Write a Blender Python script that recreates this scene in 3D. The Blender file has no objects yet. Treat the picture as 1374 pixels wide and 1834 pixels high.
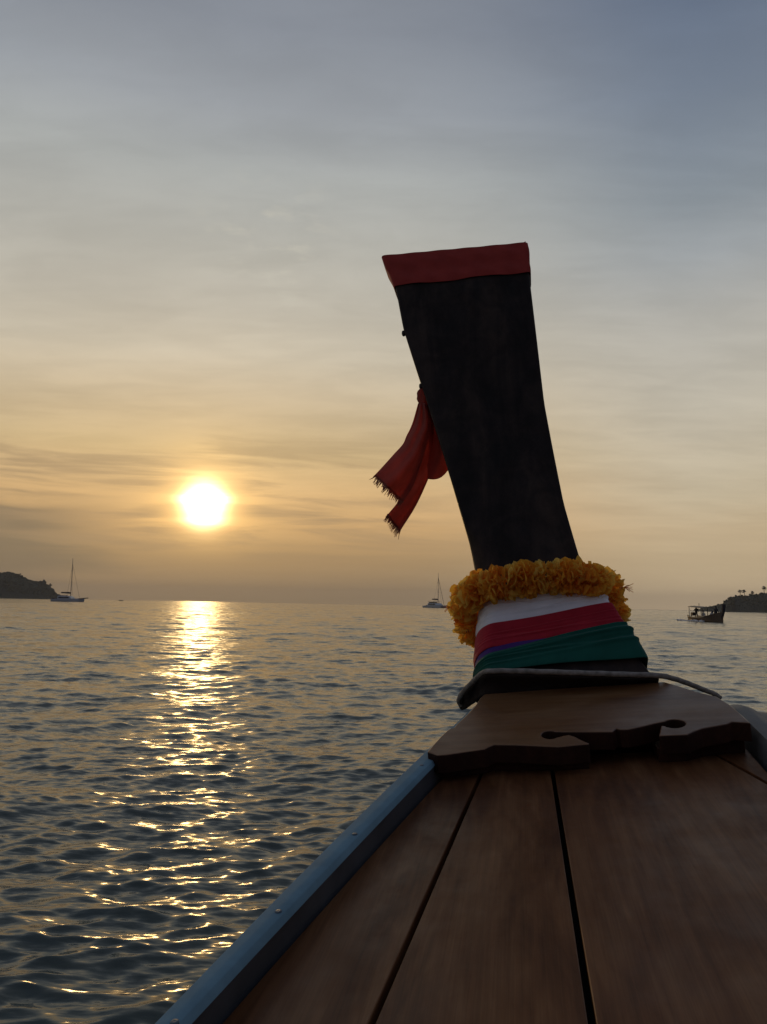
import bpy, bmesh, math, random
import numpy as np
from mathutils import Vector, Matrix, Quaternion

random.seed(7)
rng = np.random.default_rng(7)
scene = bpy.context.scene
COL = scene.collection
rad = math.radians

# ------------------------------------------------------------------ camera
FPX, PW, PH = 1378.0, 1374.0, 1834.0
TILT = math.atan(0.0183)
PITCH = math.atan((1082.5 - 917) * math.cos(TILT) / FPX)
CAM = Vector((0.0, 0.0, 1.45))


def ray(px, py):
    """direction of sight through a point of the photograph"""
    x = px - PW / 2
    y = -(py - PH / 2)
    c, s = math.cos(TILT), math.sin(TILT)
    xr, yr = x * c - y * s, x * s + y * c
    cp, sp = math.cos(PITCH), math.sin(PITCH)
    return Vector((xr, FPX * cp - yr * sp, FPX * sp + yr * cp)).normalized()


fwd = ray(PW / 2, PH / 2)
right = (ray(PW / 2 + 100, PH / 2) / ray(PW / 2 + 100, PH / 2).dot(fwd) - fwd).normalized()
up = right.cross(fwd)
cam_data = bpy.data.cameras.new('camera')
cam_data.sensor_fit = 'VERTICAL'
cam_data.sensor_height = 24.0
cam_data.lens = 24.0 * FPX / PH
cam_data.clip_start = 0.05
cam_data.clip_end = 60000.0
cam = bpy.data.objects.new('camera', cam_data)
COL.objects.link(cam)
m = Matrix((right, up, -fwd)).transposed().to_4x4()
m.translation = CAM
cam.matrix_world = m
scene.camera = cam

# ------------------------------------------------------------------ exposure
scene.view_settings.view_transform = 'Standard'
scene.view_settings.look = 'None'
scene.view_settings.exposure = 0.0
scene.view_settings.gamma = 1.0
scene.view_settings.use_curve_mapping = False
scene.cycles.use_denoising = True
scene.cycles.max_bounces = 12
scene.cycles.diffuse_bounces = 9
scene.cycles.sample_clamp_indirect = 6.0
scene.cycles.sample_clamp_direct = 5.0

# ------------------------------------------------------------------ sun
SUN = ray(366, 903)
SUN_EL = math.asin(SUN.z)
SUN_AZ = math.atan2(SUN.x, SUN.y)
sun_data = bpy.data.lights.new('sun', 'SUN')
sun_data.energy = 0.5
sun_data.angle = rad(1.4)
sun_data.color = (1.0, 0.60, 0.22)
sun = bpy.data.objects.new('sun', sun_data)
COL.objects.link(sun)
sun.rotation_euler = SUN.to_track_quat('Z', 'Y').to_euler()
sun.location = (0, 0, 100)


def lin(r, g, b):
    def c(v):
        v /= 255.0
        return v / 12.92 if v <= 0.04045 else ((v + 0.055) / 1.055) ** 2.4
    return (c(r), c(g), c(b), 1.0)


class Nodes:
    """short hand for building node trees"""

    def __init__(self, tree):
        self.t = tree
        self.n = tree.nodes
        self.n.clear()

    def add(self, kind, **kw):
        n = self.n.new(kind)
        for k, v in kw.items():
            setattr(n, k, v)
        return n

    def link(self, a, b):
        self.t.links.new(a, b)

    def put(self, sock, v):
        if isinstance(v, bpy.types.NodeSocket):
            self.link(v, sock)
        elif v is not None:
            sock.default_value = v

    def math(self, op, a, b=None, c=None, clamp=False):
        n = self.add('ShaderNodeMath', operation=op, use_clamp=clamp)
        self.put(n.inputs[0], a)
        self.put(n.inputs[1], b)
        if c is not None:
            self.put(n.inputs[2], c)
        return n.outputs[0]

    def vmath(self, op, a, b=None, scale=None, out=0):
        n = self.add('ShaderNodeVectorMath', operation=op)
        self.put(n.inputs[0], a)
        self.put(n.inputs[1], b)
        if scale is not None:
            self.put(n.inputs['Scale'], scale)
        return n.outputs[out]

    def mapr(self, v, a, b, c=0.0, d=1.0, kind='SMOOTHSTEP'):
        n = self.add('ShaderNodeMapRange', interpolation_type=kind)
        self.put(n.inputs['Value'], v)
        for nm, x in zip(('From Min', 'From Max', 'To Min', 'To Max'), (a, b, c, d)):
            self.put(n.inputs[nm], x)
        return n.outputs[0]

    def mix(self, f, a, b, blend='MIX'):
        n = self.add('ShaderNodeMix', data_type='RGBA', blend_type=blend)
        n.clamp_factor = True
        self.put(n.inputs[0], f)
        self.put(n.inputs[6], a)
        self.put(n.inputs[7], b)
        return n.outputs[2]

    def ramp(self, v, stops, interp='LINEAR'):
        n = self.add('ShaderNodeValToRGB')
        r = n.color_ramp
        r.interpolation = interp
        while len(r.elements) < len(stops):
            r.elements.new(0.5)
        for e, (p, c) in zip(r.elements, stops):
            e.position = p
            e.color = c if len(c) == 4 else (*c, 1)
        self.put(n.inputs[0], v)
        return n.outputs[0]

    def noise(self, vec, scale, detail=3.0, rough=0.5, out='Fac', dist=0.0, dims='3D'):
        n = self.add('ShaderNodeTexNoise', noise_dimensions=dims)
        self.put(n.inputs['Vector'], vec)
        n.inputs['Scale'].default_value = scale
        n.inputs['Detail'].default_value = detail
        n.inputs['Roughness'].default_value = rough
        n.inputs['Distortion'].default_value = dist
        return n.outputs[out]

    def comb(self, x, y, z):
        n = self.add('ShaderNodeCombineXYZ')
        for s, v in zip(n.inputs, (x, y, z)):
            self.put(s, v)
        return n.outputs[0]

    def sep(self, v):
        n = self.add('ShaderNodeSeparateXYZ')
        self.put(n.inputs[0], v)
        return n.outputs


# ------------------------------------------------------------------ sky
world = bpy.data.worlds.new('World')
scene.world = world
world.use_nodes = True
N = Nodes(world.node_tree)
out = N.add('ShaderNodeOutputWorld')
tc = N.add('ShaderNodeTexCoord')
D = N.vmath('NORMALIZE', tc.outputs['Generated'])
dx, dy, dz = N.sep(D)
el = N.math('MULTIPLY', N.math('ARCSINE', N.math('MAXIMUM', dz, 0.0)), 180 / math.pi)   # degrees above the horizon
e90 = N.math('DIVIDE', el, 90.0)


def sky_ramp(stops):
    return N.ramp(e90, [(d / 90.0, lin(*c)) for d, c in stops])


near = sky_ramp([(0, (158, 134, 100)), (1.5, (160, 134, 100)), (3.4, (173, 141, 99)), (5.5, (204, 163, 110)), (7.5, (216, 176, 122)),
                 (11, (204, 178, 133)), (15, (201, 184, 155)), (18, (201, 191, 171)), (21, (188, 182, 168)), (25, (181, 179, 170)),
                 (30, (171, 174, 172)), (34, (153, 158, 164)), (38.7, (135, 141, 151)), (60, (108, 116, 130)), (90, (98, 106, 122))])
away = sky_ramp([(0, (216, 191, 154)), (1, (210, 186, 150)), (3, (200, 178, 143)), (5.5, (207, 185, 150)), (8, (200, 185, 157)),
                 (14, (197, 189, 172)), (20, (181, 179, 172)), (24, (158, 163, 166)), (27.5, (138, 147, 155)), (34, (117, 129, 146)),
                 (40, (95, 109, 131)), (60, (92, 103, 126)), (90, (98, 106, 122))])
rear = sky_ramp([(0, (100, 95, 104)), (10, (103, 100, 110)), (25, (88, 96, 116)), (50, (80, 92, 116)), (90, (98, 106, 122))])
flat = N.vmath('NORMALIZE', N.comb(dx, dy, 0.0))
caz = N.vmath('DOT_PRODUCT', flat, (math.sin(SUN_AZ), math.cos(SUN_AZ), 0), out=1)
f1 = N.mapr(caz, 0.80, 1.0)
f2 = N.mapr(caz, -0.8, 0.82)
base = N.mix(f1, N.mix(f2, rear, away), near)

# thin veil of cloud: streaks drawn out along the sky, flatter towards the horizon
k = N.math('ADD', dz, 0.10)
cp = N.comb(N.math('DIVIDE', dx, k), N.math('DIVIDE', dy, k), 0.0)
cps = N.vmath('MULTIPLY', cp, (0.55, 1.6, 1.0))
v1 = N.noise(cps, 1.1, 6.0, 0.55, dist=0.6)
v2 = N.noise(N.vmath('MULTIPLY', cp, (1.4, 3.2, 1.0)), 2.1, 5.0, 0.6, dist=0.4)
veil = N.math('ADD', N.mapr(v1, 0.3, 0.72, -0.065, 0.065), N.mapr(v2, 0.3, 0.7, -0.045, 0.045))
veil = N.math('MULTIPLY', veil, N.mapr(el, 2.0, 14.0, 0.25, 1.0))
base = N.vmath('SCALE', base, scale=N.math('ADD', 1.0, veil))
warm = N.mapr(v1, 0.35, 0.7, 0.0, 0.04)
base = N.mix(N.math('MULTIPLY', warm, N.mapr(el, 12, 40, 0.2, 1.0)), base, lin(196, 188, 172))

# the sun behind the haze: aureole and disc
cg = N.vmath('DOT_PRODUCT', D, tuple(SUN), out=1)
gam = N.math('MULTIPLY', N.math('ARCCOSINE', N.math('MINIMUM', cg, 1.0)), 180 / math.pi)
az_deg = N.math('MULTIPLY', N.math('ARCTAN2', dx, dy), 180 / math.pi)
streak_p = N.comb(N.math('MULTIPLY', az_deg, 0.055), N.math('MULTIPLY', el, 0.62), 0.0)
st = N.noise(streak_p, 1.0, 5.0, 0.55, dist=0.5)
gam2 = N.math('ADD', gam, N.mapr(st, 0.3, 0.7, -0.22, 0.22, 'LINEAR'))
g_disc = N.math('MULTIPLY', 14.0, N.math('EXPONENT', N.math('MULTIPLY', -1.0, N.math('POWER', N.math('DIVIDE', N.math('MAXIMUM', gam2, 0.0), 1.13), 2.0))))
g_in = N.math('MULTIPLY', 0.85, N.math('EXPONENT', N.math('MULTIPLY', -1.0, N.math('POWER', N.math('DIVIDE', gam, 3.1), 2.0))))
g_out = N.math('MULTIPLY', 0.27, N.math('EXPONENT', N.math('DIVIDE', gam, -6.5)))
low = N.mapr(el, 2.0, 6.5, 0.12, 1.0)
glow = N.vmath('ADD', N.vmath('SCALE', (1.0, 0.78, 0.40), scale=g_disc),
               N.vmath('ADD', N.vmath('SCALE', (1.0, 0.55, 0.12), scale=N.math('MULTIPLY', g_in, low)),
                       N.vmath('SCALE', (1.0, 0.60, 0.20), scale=N.math('MULTIPLY', g_out, low))))
lit = N.vmath('ADD', base, glow)

# grey bank of low cloud to the left of the sun, and bars drawn out from it
rel = N.math('SUBTRACT', az_deg, math.degrees(SUN_AZ))
bank = N.math('MULTIPLY', N.mapr(N.math('ADD', rel, N.mapr(st, 0.3, 0.7, -3.0, 3.0)), -4.5, -13.0),
              N.mapr(N.math('ADD', el, N.mapr(st, 0.3, 0.7, 1.8, -1.8)), 9.0, 5.0))
lit = N.mix(N.math('MULTIPLY', bank, 0.92), lit, lin(131, 115, 92))
band = N.math('MULTIPLY', N.mapr(el, 2.2, 4.5), N.mapr(el, 15.0, 8.0))
bars = N.math('MULTIPLY', N.mapr(st, 0.44, 0.62), band)
bars = N.math('MULTIPLY', bars, N.mapr(gam, 1.6, 4.5, 0.1, 0.6))
bars = N.math('MULTIPLY', bars, N.mapr(rel, 8.0, 24.0, 1.0, 0.22))
lit = N.mix(bars, lit, N.vmath('SCALE', N.mix(f2, lin(128, 118, 116), lin(156, 132, 102)), scale=1.0))
# a few small bright puffs high to the right of the sun
pf = N.vmath('DOT_PRODUCT', D, tuple(ray(480, 455)), out=1)
pg = N.math('MULTIPLY', N.math('ARCCOSINE', N.math('MINIMUM', pf, 1.0)), 180 / math.pi)
pn = N.noise(N.vmath('MULTIPLY', cp, (1.0, 1.4, 1)), 9.0, 4.0, 0.6)
puff = N.math('MULTIPLY', N.mapr(pn, 0.5, 0.72), N.mapr(pg, 7.0, 1.0))
lit = N.mix(N.math('MULTIPLY', puff, 0.45), lit, lin(205, 200, 184))

veil_bg = N.add('ShaderNodeBackground')
N.link(lit, veil_bg.inputs['Color'])
veil_bg.inputs['Strength'].default_value = 1.0
nish = N.add('ShaderNodeTexSky', sky_type='NISHITA')
nish.sun_disc = False
nish.sun_elevation = SUN_EL
nish.sun_rotation = SUN_AZ
nish.dust_density = 2.0
air_bg = N.add('ShaderNodeBackground')
N.link(nish.outputs[0], air_bg.inputs['Color'])
air_bg.inputs['Strength'].default_value = 0.08
ms = N.add('ShaderNodeMixShader')
ms.inputs[0].default_value = 0.985
N.link(air_bg.outputs[0], ms.inputs[1])
N.link(veil_bg.outputs[0], ms.inputs[2])
N.link(ms.outputs[0], out.inputs['Surface'])

# ------------------------------------------------------------------ helpers
LOC = {}


def tag(o, label=None, cat=None, group=None, kind=None):
    if label:
        o['label'] = label
    if cat:
        o['category'] = cat
    if group:
        o['group'] = group
    if kind:
        o['kind'] = kind
    return o


def empty(name, loc, label=None, cat=None, group=None):
    o = bpy.data.objects.new(name, None)
    o.empty_display_size = 0.2
    o.location = loc
    COL.objects.link(o)
    LOC[o.name] = Vector(loc)
    return tag(o, label, cat, group)


def link(name, me, mat, parent=None, smooth=False, kind=None):
    o = bpy.data.objects.new(name, me)
    COL.objects.link(o)
    if mat is not None and not me.materials:
        me.materials.append(mat)
    if smooth:
        me.polygons.foreach_set('use_smooth', [True] * len(me.polygons))
    if parent is not None:
        o.parent = parent
    if kind:
        o['kind'] = kind
    return o


def mesh(name, verts, faces, mat, parent=None, smooth=False, kind=None):
    """one mesh object from WORLD coordinates, kept relative to its parent's place"""
    base = LOC.get(parent.name, Vector()) if parent is not None else Vector()
    me = bpy.data.meshes.new(name)
    me.from_pydata([tuple(Vector(v) - base) for v in verts], [], faces)
    me.update()
    o = link(name, me, mat, parent, smooth, kind)
    LOC[o.name] = base.copy()
    return o


def fix_normals(o):
    bm = bmesh.new()
    bm.from_mesh(o.data)
    bmesh.ops.recalc_face_normals(bm, faces=bm.faces)
    bm.to_mesh(o.data)
    bm.free()
    return o


def bevel(o, w, seg=2, ang=40):
    b = o.modifiers.new('bevel', 'BEVEL')
    b.width = w
    b.segments = seg
    b.limit_method = 'ANGLE'
    b.angle_limit = rad(ang)
    return o


def loft(rings, closed=True, cap=True):
    """verts and faces through rings of equal length"""
    v, f = [], []
    n = len(rings[0])
    for r in rings:
        v.extend(r)
    for i in range(len(rings) - 1):
        for j in range(n if closed else n - 1):
            a = i * n + j
            b = i * n + (j + 1) % n
            f.append((a, b, b + n, a + n))
    if cap and closed:
        f.append(tuple(reversed(range(n))))
        f.append(tuple(range((len(rings) - 1) * n, len(rings) * n)))
    return v, f


def smooth_path(pts, n):
    """Catmull-Rom through points"""
    P = [np.array(p, float) for p in pts]
    P = [2 * P[0] - P[1]] + P + [2 * P[-1] - P[-2]]
    seg = len(P) - 3
    res = []
    for i in range(n):
        t = i / (n - 1) * seg
        j = min(int(t), seg - 1)
        t -= j
        a, b, c, d = P[j:j + 4]
        res.append(0.5 * (2 * b + (c - a) * t + (2 * a - 5 * b + 4 * c - d) * t * t + (3 * b - a - 3 * c + d) * t ** 3))
    return res


def tube(path, radius, n=8, closed=False, wob=None):
    P = [Vector(p) for p in path]
    rings = []
    prev = None
    for i, p in enumerate(P):
        if closed:
            t = P[(i + 1) % len(P)] - P[i - 1]
        else:
            t = P[min(i + 1, len(P) - 1)] - P[max(i - 1, 0)]
        t.normalize()
        if prev is None:
            a = t.orthogonal().normalized()
        else:
            a = (prev - t * prev.dot(t)).normalized()
        prev = a
        b = t.cross(a)
        r = radius(i / (len(P) - 1)) if callable(radius) else radius
        ring = []
        for j in range(n):
            q = 2 * math.pi * j / n
            rr = r * (wob(i, q) if wob else 1)
            ring.append(p + (a * math.cos(q) + b * math.sin(q)) * rr)
        rings.append(ring)
    if closed:
        rings.append(rings[0])
    return loft(rings, True, not closed)


def join(parts):
    v, f = [], []
    for a, b in parts:
        o = len(v)
        v.extend(a)
        f.extend(tuple(i + o for i in q) for q in b)
    return v, f


def box(c, ax, ay, az):
    """box about c with half axes ax, ay, az (vectors)"""
    c, ax, ay, az = map(Vector, (c, ax, ay, az))
    v = [c + ax * i + ay * j + az * k for k in (-1, 1) for j in (-1, 1) for i in (-1, 1)]
    return v, [(0, 2, 3, 1), (4, 5, 7, 6), (0, 1, 5, 4), (2, 6, 7, 3), (0, 4, 6, 2), (1, 3, 7, 5)]


# ------------------------------------------------------------------ materials
def material(name):
    mt = bpy.data.materials.new(name)
    mt.use_nodes = True
    n = Nodes(mt.node_tree)
    o = n.add('ShaderNodeOutputMaterial')
    p = n.add('ShaderNodeBsdfPrincipled')
    n.link(p.outputs[0], o.inputs['Surface'])
    return mt, n, p, o


def bump(n, p, h, dist=0.002, strength=0.6):
    b = n.add('ShaderNodeBump')
    b.inputs['Distance'].default_value = dist
    b.inputs['Strength'].default_value = strength
    n.link(h, b.inputs['Height'])
    n.link(b.outputs[0], p.inputs['Normal'])


def plain(name, col, rough=0.6, var=0.25, scale=6.0, spec=0.4, bmp=0.0, bscale=60.0, metallic=0.0, coat=0.0):
    mt, n, p, o = material(name)
    t = n.add('ShaderNodeTexCoord')
    f = n.noise(t.outputs['Object'], scale, 5.0, 0.6)
    k = n.mapr(f, 0.3, 0.7, 1 - var, 1 + var, 'LINEAR')
    n.link(n.vmath('SCALE', tuple(col), scale=k), p.inputs['Base Color'])
    n.link(n.mapr(f, 0.3, 0.7, rough - 0.08, min(rough + 0.1, 1), 'LINEAR'), p.inputs['Roughness'])
    p.inputs['Specular IOR Level'].default_value = spec
    p.inputs['Metallic'].default_value = metallic
    p.inputs['Coat Weight'].default_value = coat
    p.inputs['Coat Roughness'].default_value = 0.12
    if bmp:
        bump(n, p, n.noise(t.outputs['Object'], bscale, 3.0), bmp)
    return mt


# ------------------------------------------------------------------ boat frame
PSI, TH, RHO, HDECK = rad(10), rad(5), rad(5.5), 0.55
F = Vector((math.sin(PSI) * math.cos(TH), math.cos(PSI) * math.cos(TH), math.sin(TH)))
S0 = Vector((math.cos(PSI), -math.sin(PSI), 0))
U0 = S0.cross(F)
S = S0 * math.cos(RHO) + U0 * math.sin(RHO)
U = S.cross(F)
O = CAM - Vector((0, 0, HDECK))


def B(f, s, u):
    """boat coordinates (forward, starboard, up from the foredeck) to world"""
    return O + F * f + S * s + U * u


def at(px, py, u=0.0, slope=0.0, f0=0.0):
    """boat coordinates of the point seen at a pixel on the surface up = u + slope*(forward - f0)"""
    d = ray(px, py)
    c = CAM - O
    dF, dS, dU = d.dot(F), d.dot(S), d.dot(U)
    cF, cS, cU = c.dot(F), c.dot(S), c.dot(U)
    t = (u + slope * (cF - f0) - cU) / (dU - slope * dF)
    return (cF + t * dF, cS + t * dS, cU + t * dU)


def curve_of(pts):
    """a fair quadratic line s(f) through points, straight on beyond them"""
    fs, ss = [q[0] for q in pts], [q[1] for q in pts]
    co = np.polyfit(fs, ss, 2)
    d_ = np.polyder(co)
    lo, hi = min(fs), max(fs)

    def fn(f):
        e = min(max(f, lo), hi)
        return float(np.polyval(co, e) + np.polyval(d_, e) * (f - e))
    return fn


def lineat(a, b, f):
    k = (f - a[0]) / (b[0] - a[0])
    return a[1] + (b[1] - a[1]) * k


def wood(name, c1, c2, c3, rough=0.36, coat=0.35, spec=0.35, wave=0.7, axis=F, across=S, ring=1.0):
    mt, n, p, o = material(name)
    g = n.add('ShaderNodeNewGeometry')
    pos = n.vmath('SUBTRACT', g.outputs['Position'], tuple(O))
    a = n.vmath('DOT_PRODUCT', pos, tuple(axis), out=1)
    b = n.vmath('DOT_PRODUCT', pos, tuple(across), out=1)
    c = n.vmath('DOT_PRODUCT', pos, tuple(U), out=1)
    info = n.add('ShaderNodeObjectInfo')
    r = n.math('MULTIPLY', info.outputs['Random'], 37.0)
    v = n.comb(n.math('MULTIPLY', a, 0.9), n.math('MULTIPLY', b, 5.0), n.math('ADD', r, n.math('MULTIPLY', c, 5.0)))
    big = n.noise(v, 1.3, 3.0, 0.5, dist=wave)
    rings = n.math('FRACT', n.math('MULTIPLY', big, 9.0 * ring))
    rings = n.math('PINGPONG', rings, 0.5)
    v2 = n.comb(n.math('MULTIPLY', a, 3.0), n.math('MULTIPLY', b, 110.0), n.math('ADD', r, n.math('MULTIPLY', c, 110.0)))
    fine = n.noise(v2, 1.0, 4.0, 0.65)
    blot = n.noise(n.comb(n.math('MULTIPLY', a, 2.2), n.math('MULTIPLY', b, 9.0), r), 1.0, 5.0, 0.6, dist=0.5)
    col = n.ramp(n.math('ADD', n.math('MULTIPLY', rings, 0.5), n.math('MULTIPLY', n.mapr(blot, 0.25, 0.75), 0.75)),
                 [(0.1, c1), (0.5, c2), (0.95, c3)])
    v3 = n.comb(n.math('MULTIPLY', a, 5.0), n.math('MULTIPLY', b, 420.0), n.math('ADD', r, n.math('MULTIPLY', c, 420.0)))
    hair = n.noise(v3, 1.0, 2.0, 0.6)
    col = n.vmath('SCALE', col, scale=n.math('MULTIPLY', n.mapr(fine, 0.25, 0.75, 0.86, 1.12, 'LINEAR'), n.mapr(hair, 0.25, 0.75, 0.84, 1.14, 'LINEAR')))
    n.link(col, p.inputs['Base Color'])
    wear = n.noise(pos, 11.0, 5.0, 0.65)
    n.link(n.mapr(wear, 0.3, 0.75, rough - 0.08, rough + 0.20, 'LINEAR'), p.inputs['Roughness'])
    p.inputs['Specular IOR Level'].default_value = spec
    p.inputs['Coat Weight'].default_value = coat
    p.inputs['Coat Roughness'].default_value = 0.22
    bump(n, p, hair, 0.0003, 0.35)
    return mt


M = {}
M['plank'] = wood('varnished teak planks', (0.085, 0.030, 0.011), (0.145, 0.057, 0.021), (0.215, 0.098, 0.040), rough=0.45, coat=0.05, spec=0.14)
M['edge'] = wood('dark board edge', (0.022, 0.009, 0.006), (0.035, 0.014, 0.009), (0.055, 0.021, 0.012), rough=0.5, coat=0.0, spec=0.15)  # bow board's side faces and feet, a darker wood tone than its top
M['board'] = wood('varnished bow board', (0.105, 0.042, 0.013), (0.165, 0.074, 0.026), (0.22, 0.115, 0.05), rough=0.36, coat=0.2, spec=0.3, axis=S, across=F, ring=0.7)
M['post'] = wood('black tarred prow', (0.018, 0.015, 0.014), (0.032, 0.024, 0.021), (0.060, 0.042, 0.033), rough=0.6, coat=0.0, spec=0.12, wave=0.1, axis=U, across=S, ring=0.5)
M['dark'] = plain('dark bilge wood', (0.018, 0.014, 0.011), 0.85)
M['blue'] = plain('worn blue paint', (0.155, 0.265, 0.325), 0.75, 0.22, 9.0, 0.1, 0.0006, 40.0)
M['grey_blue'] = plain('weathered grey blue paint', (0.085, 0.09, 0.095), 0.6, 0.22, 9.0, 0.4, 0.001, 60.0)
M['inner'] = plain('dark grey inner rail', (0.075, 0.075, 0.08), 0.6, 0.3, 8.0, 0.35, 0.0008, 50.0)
M['hull'] = plain('dark painted hull', (0.04, 0.05, 0.06), 0.5)
M['steel'] = plain('painted rivet', (0.10, 0.14, 0.17), 0.55, 0.3, 30.0, 0.3)
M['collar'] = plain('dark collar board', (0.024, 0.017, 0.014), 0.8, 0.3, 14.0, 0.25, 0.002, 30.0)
M['iron'] = plain('rusty iron', (0.05, 0.035, 0.03), 0.7)


def cloth(name, col, trans=0.25, rough=0.85, weave=900.0, var=0.14):
    mt, n, p, o = material(name)
    t = n.add('ShaderNodeTexCoord')
    k = n.mapr(n.noise(t.outputs['Object'], 14.0, 5.0, 0.6), 0.3, 0.7, 1 - var, 1 + var, 'LINEAR')
    c = n.vmath('SCALE', tuple(col), scale=k)
    n.link(c, p.inputs['Base Color'])
    p.inputs['Roughness'].default_value = rough
    p.inputs['Specular IOR Level'].default_value = 0.2
    p.inputs['Sheen Weight'].default_value = 0.12
    bump(n, p, n.noise(t.outputs['Object'], weave, 2.0), 0.0005, 0.5)
    if trans:
        tr = n.add('ShaderNodeBsdfTranslucent')
        n.link(c, tr.inputs['Color'])
        mx = n.add('ShaderNodeMixShader')
        mx.inputs[0].default_value = trans
        n.link(p.outputs[0], mx.inputs[1])
        n.link(tr.outputs[0], mx.inputs[2])
        n.link(mx.outputs[0], o.inputs['Surface'])
    return mt


M['red_band'] = cloth('red band cloth', (0.38, 0.045, 0.035), 0.0)
M['scarf'] = cloth('red scarf cloth', (0.56, 0.17, 0.135), 0.66)
M['fringe'] = cloth('frayed scarf threads', (0.60, 0.24, 0.17), 0.6)
M['white'] = cloth('white sash cloth', (0.88, 0.89, 0.93), 0.0, var=0.05)
M['red'] = cloth('crimson sash cloth', (0.42, 0.018, 0.035), 0.0)
M['purple'] = cloth('purple sash cloth', (0.075, 0.03, 0.19), 0.0)
M['green'] = cloth('green sash cloth', (0.007, 0.095, 0.068), 0.0)

# rope: twisted strands by relief
mt, n, p, o = material('grey mooring rope')
t = n.add('ShaderNodeTexCoord')
p.inputs['Roughness'].default_value = 0.9
k = n.mapr(n.noise(t.outputs['Object'], 60.0, 4.0), 0.3, 0.7, 0.6, 1.25, 'LINEAR')
n.link(n.vmath('SCALE', (0.27, 0.24, 0.205), scale=k), p.inputs['Base Color'])
bump(n, p, n.noise(t.outputs['Object'], 300.0, 3.0), 0.002)
M['rope'] = mt

# petals
mt, n, p, o = material('marigold petals')
info = n.add('ShaderNodeObjectInfo')
t = n.add('ShaderNodeTexCoord')
f = n.math('ADD', n.math('MULTIPLY', info.outputs['Random'], 0.75), n.math('MULTIPLY', n.noise(t.outputs['Object'], 25.0, 3.0), 0.4))
c = n.ramp(f, [(0.1, (0.90, 0.36, 0.04)), (0.45, (0.94, 0.55, 0.07)), (0.9, (0.95, 0.70, 0.16))])
n.link(c, p.inputs['Base Color'])
p.inputs['Roughness'].default_value = 0.7
p.inputs['Specular IOR Level'].default_value = 0.2
tr = n.add('ShaderNodeBsdfTranslucent')
n.link(c, tr.inputs['Color'])
mx = n.add('ShaderNodeMixShader')
mx.inputs[0].default_value = 0.62
n.link(p.outputs[0], mx.inputs[1])
n.link(tr.outputs[0], mx.inputs[2])
n.link(mx.outputs[0], o.inputs['Surface'])
M['petal'] = mt

# ------------------------------------------------------------------ sea
mt, n, p, o = material('sea water')
g = n.add('ShaderNodeNewGeometry')
pos = g.outputs['Position']
dist = n.vmath('LENGTH', pos, out=1)
far = n.mapr(dist, 25.0, 120.0, 0.0, 1.0)


def slopes(scale, detail, stretch=(1, 1, 1), rough=0.5):
    c = n.noise(n.vmath('MULTIPLY', pos, stretch), scale, detail, rough, out='Color')
    return n.vmath('MULTIPLY', n.vmath('SUBTRACT', c, (0.5, 0.5, 0.5)), (1, 1, 0))


sl = n.vmath('SCALE', slopes(8.0, 3.0, (0.5, 1.5, 1)), scale=n.mapr(dist, 3.0, 25.0, 0.42, 0.50))
sl = n.vmath('ADD', sl, n.vmath('SCALE', slopes(3.0, 2.0, (0.5, 1.6, 1)), scale=n.mapr(dist, 7.0, 25.0, 0.0, 0.6)))
sl = n.vmath('ADD', sl, n.vmath('SCALE', slopes(1.2, 2.0, (0.5, 1.5, 1)), scale=n.math('MULTIPLY', far, 0.65)))
sl = n.vmath('ADD', sl, n.vmath('SCALE', slopes(0.11, 2.0, (0.45, 1.2, 1)), scale=n.math('MULTIPLY', far, 0.25)))
sl = n.vmath('ADD', sl, n.vmath('SCALE', slopes(24.0, 2.0, (0.4, 1.5, 1)), scale=n.mapr(dist, 2.0, 14.0, 0.75, 0.35)))
nrm = n.vmath('NORMALIZE', n.vmath('ADD', g.outputs['Normal'], sl))
n.link(nrm, p.inputs['Normal'])
p.inputs['Base Color'].default_value = (0.076, 0.093, 0.080, 1)
p.inputs['Roughness'].default_value = 0.12
p.inputs['IOR'].default_value = 1.333
M['sea'] = mt

A_IN, A_OUT = rad(48), math.pi
ang = np.concatenate([np.linspace(-A_OUT, -A_IN, 60, endpoint=False), np.linspace(-A_IN, A_IN, 680), np.linspace(A_IN, A_OUT, 61)[1:-1]])
DR = 0.0046
r1 = 0.9 * np.exp(np.arange(0, 1210) * DR)
r2 = r1[-1] * np.exp(np.arange(1, 90) * 0.06)
rr = np.concatenate([r1, r2])
rr = rr[rr < 6600]
RR, AA = np.meshgrid(rr, ang, indexing='ij')
X, Y = RR * np.sin(AA), RR * np.cos(AA)
Z = np.zeros_like(X)
DX, DY = np.zeros_like(X), np.zeros_like(X)
step = np.maximum(RR * DR, RR * 0.002)
wrng = np.random.default_rng(3)
WIND = rad(168)
near_rows = len(r1)


def add_waves(lams, slope_rms, spread):
    cnt = len(lams)
    for lam in lams:
        kk = 2 * math.pi / lam
        th = WIND + wrng.normal(0, spread)
        ph = wrng.uniform(0, 2 * math.pi)
        amp = slope_rms * math.sqrt(2.0 / cnt) / kk
        ox, oy = math.sin(th), math.cos(th)
        lim = lam / DR / 3.0
        rows = int(np.searchsorted(rr, lim * 1.3))
        rows = min(rows, near_rows)
        if rows < 2:
            continue
        sl_ = slice(0, rows)
        fade = np.clip((lim * 1.3 - RR[sl_]) / (lim * 0.7), 0, 1)
        q = kk * (X0[sl_] * ox + Y0[sl_] * oy) + ph
        # wave groups: let the amplitude come and go
        env = 0.65 + 0.5 * np.sin(q * 0.13 + ph * 3 + kk * 0.11 * (X0[sl_] * oy - Y0[sl_] * ox))
        a = amp * fade * env
        Z[sl_] += a * np.sin(q)
        DX[sl_] += a * 1.05 * ox * np.cos(q)
        DY[sl_] += a * 1.05 * oy * np.cos(q)


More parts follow.
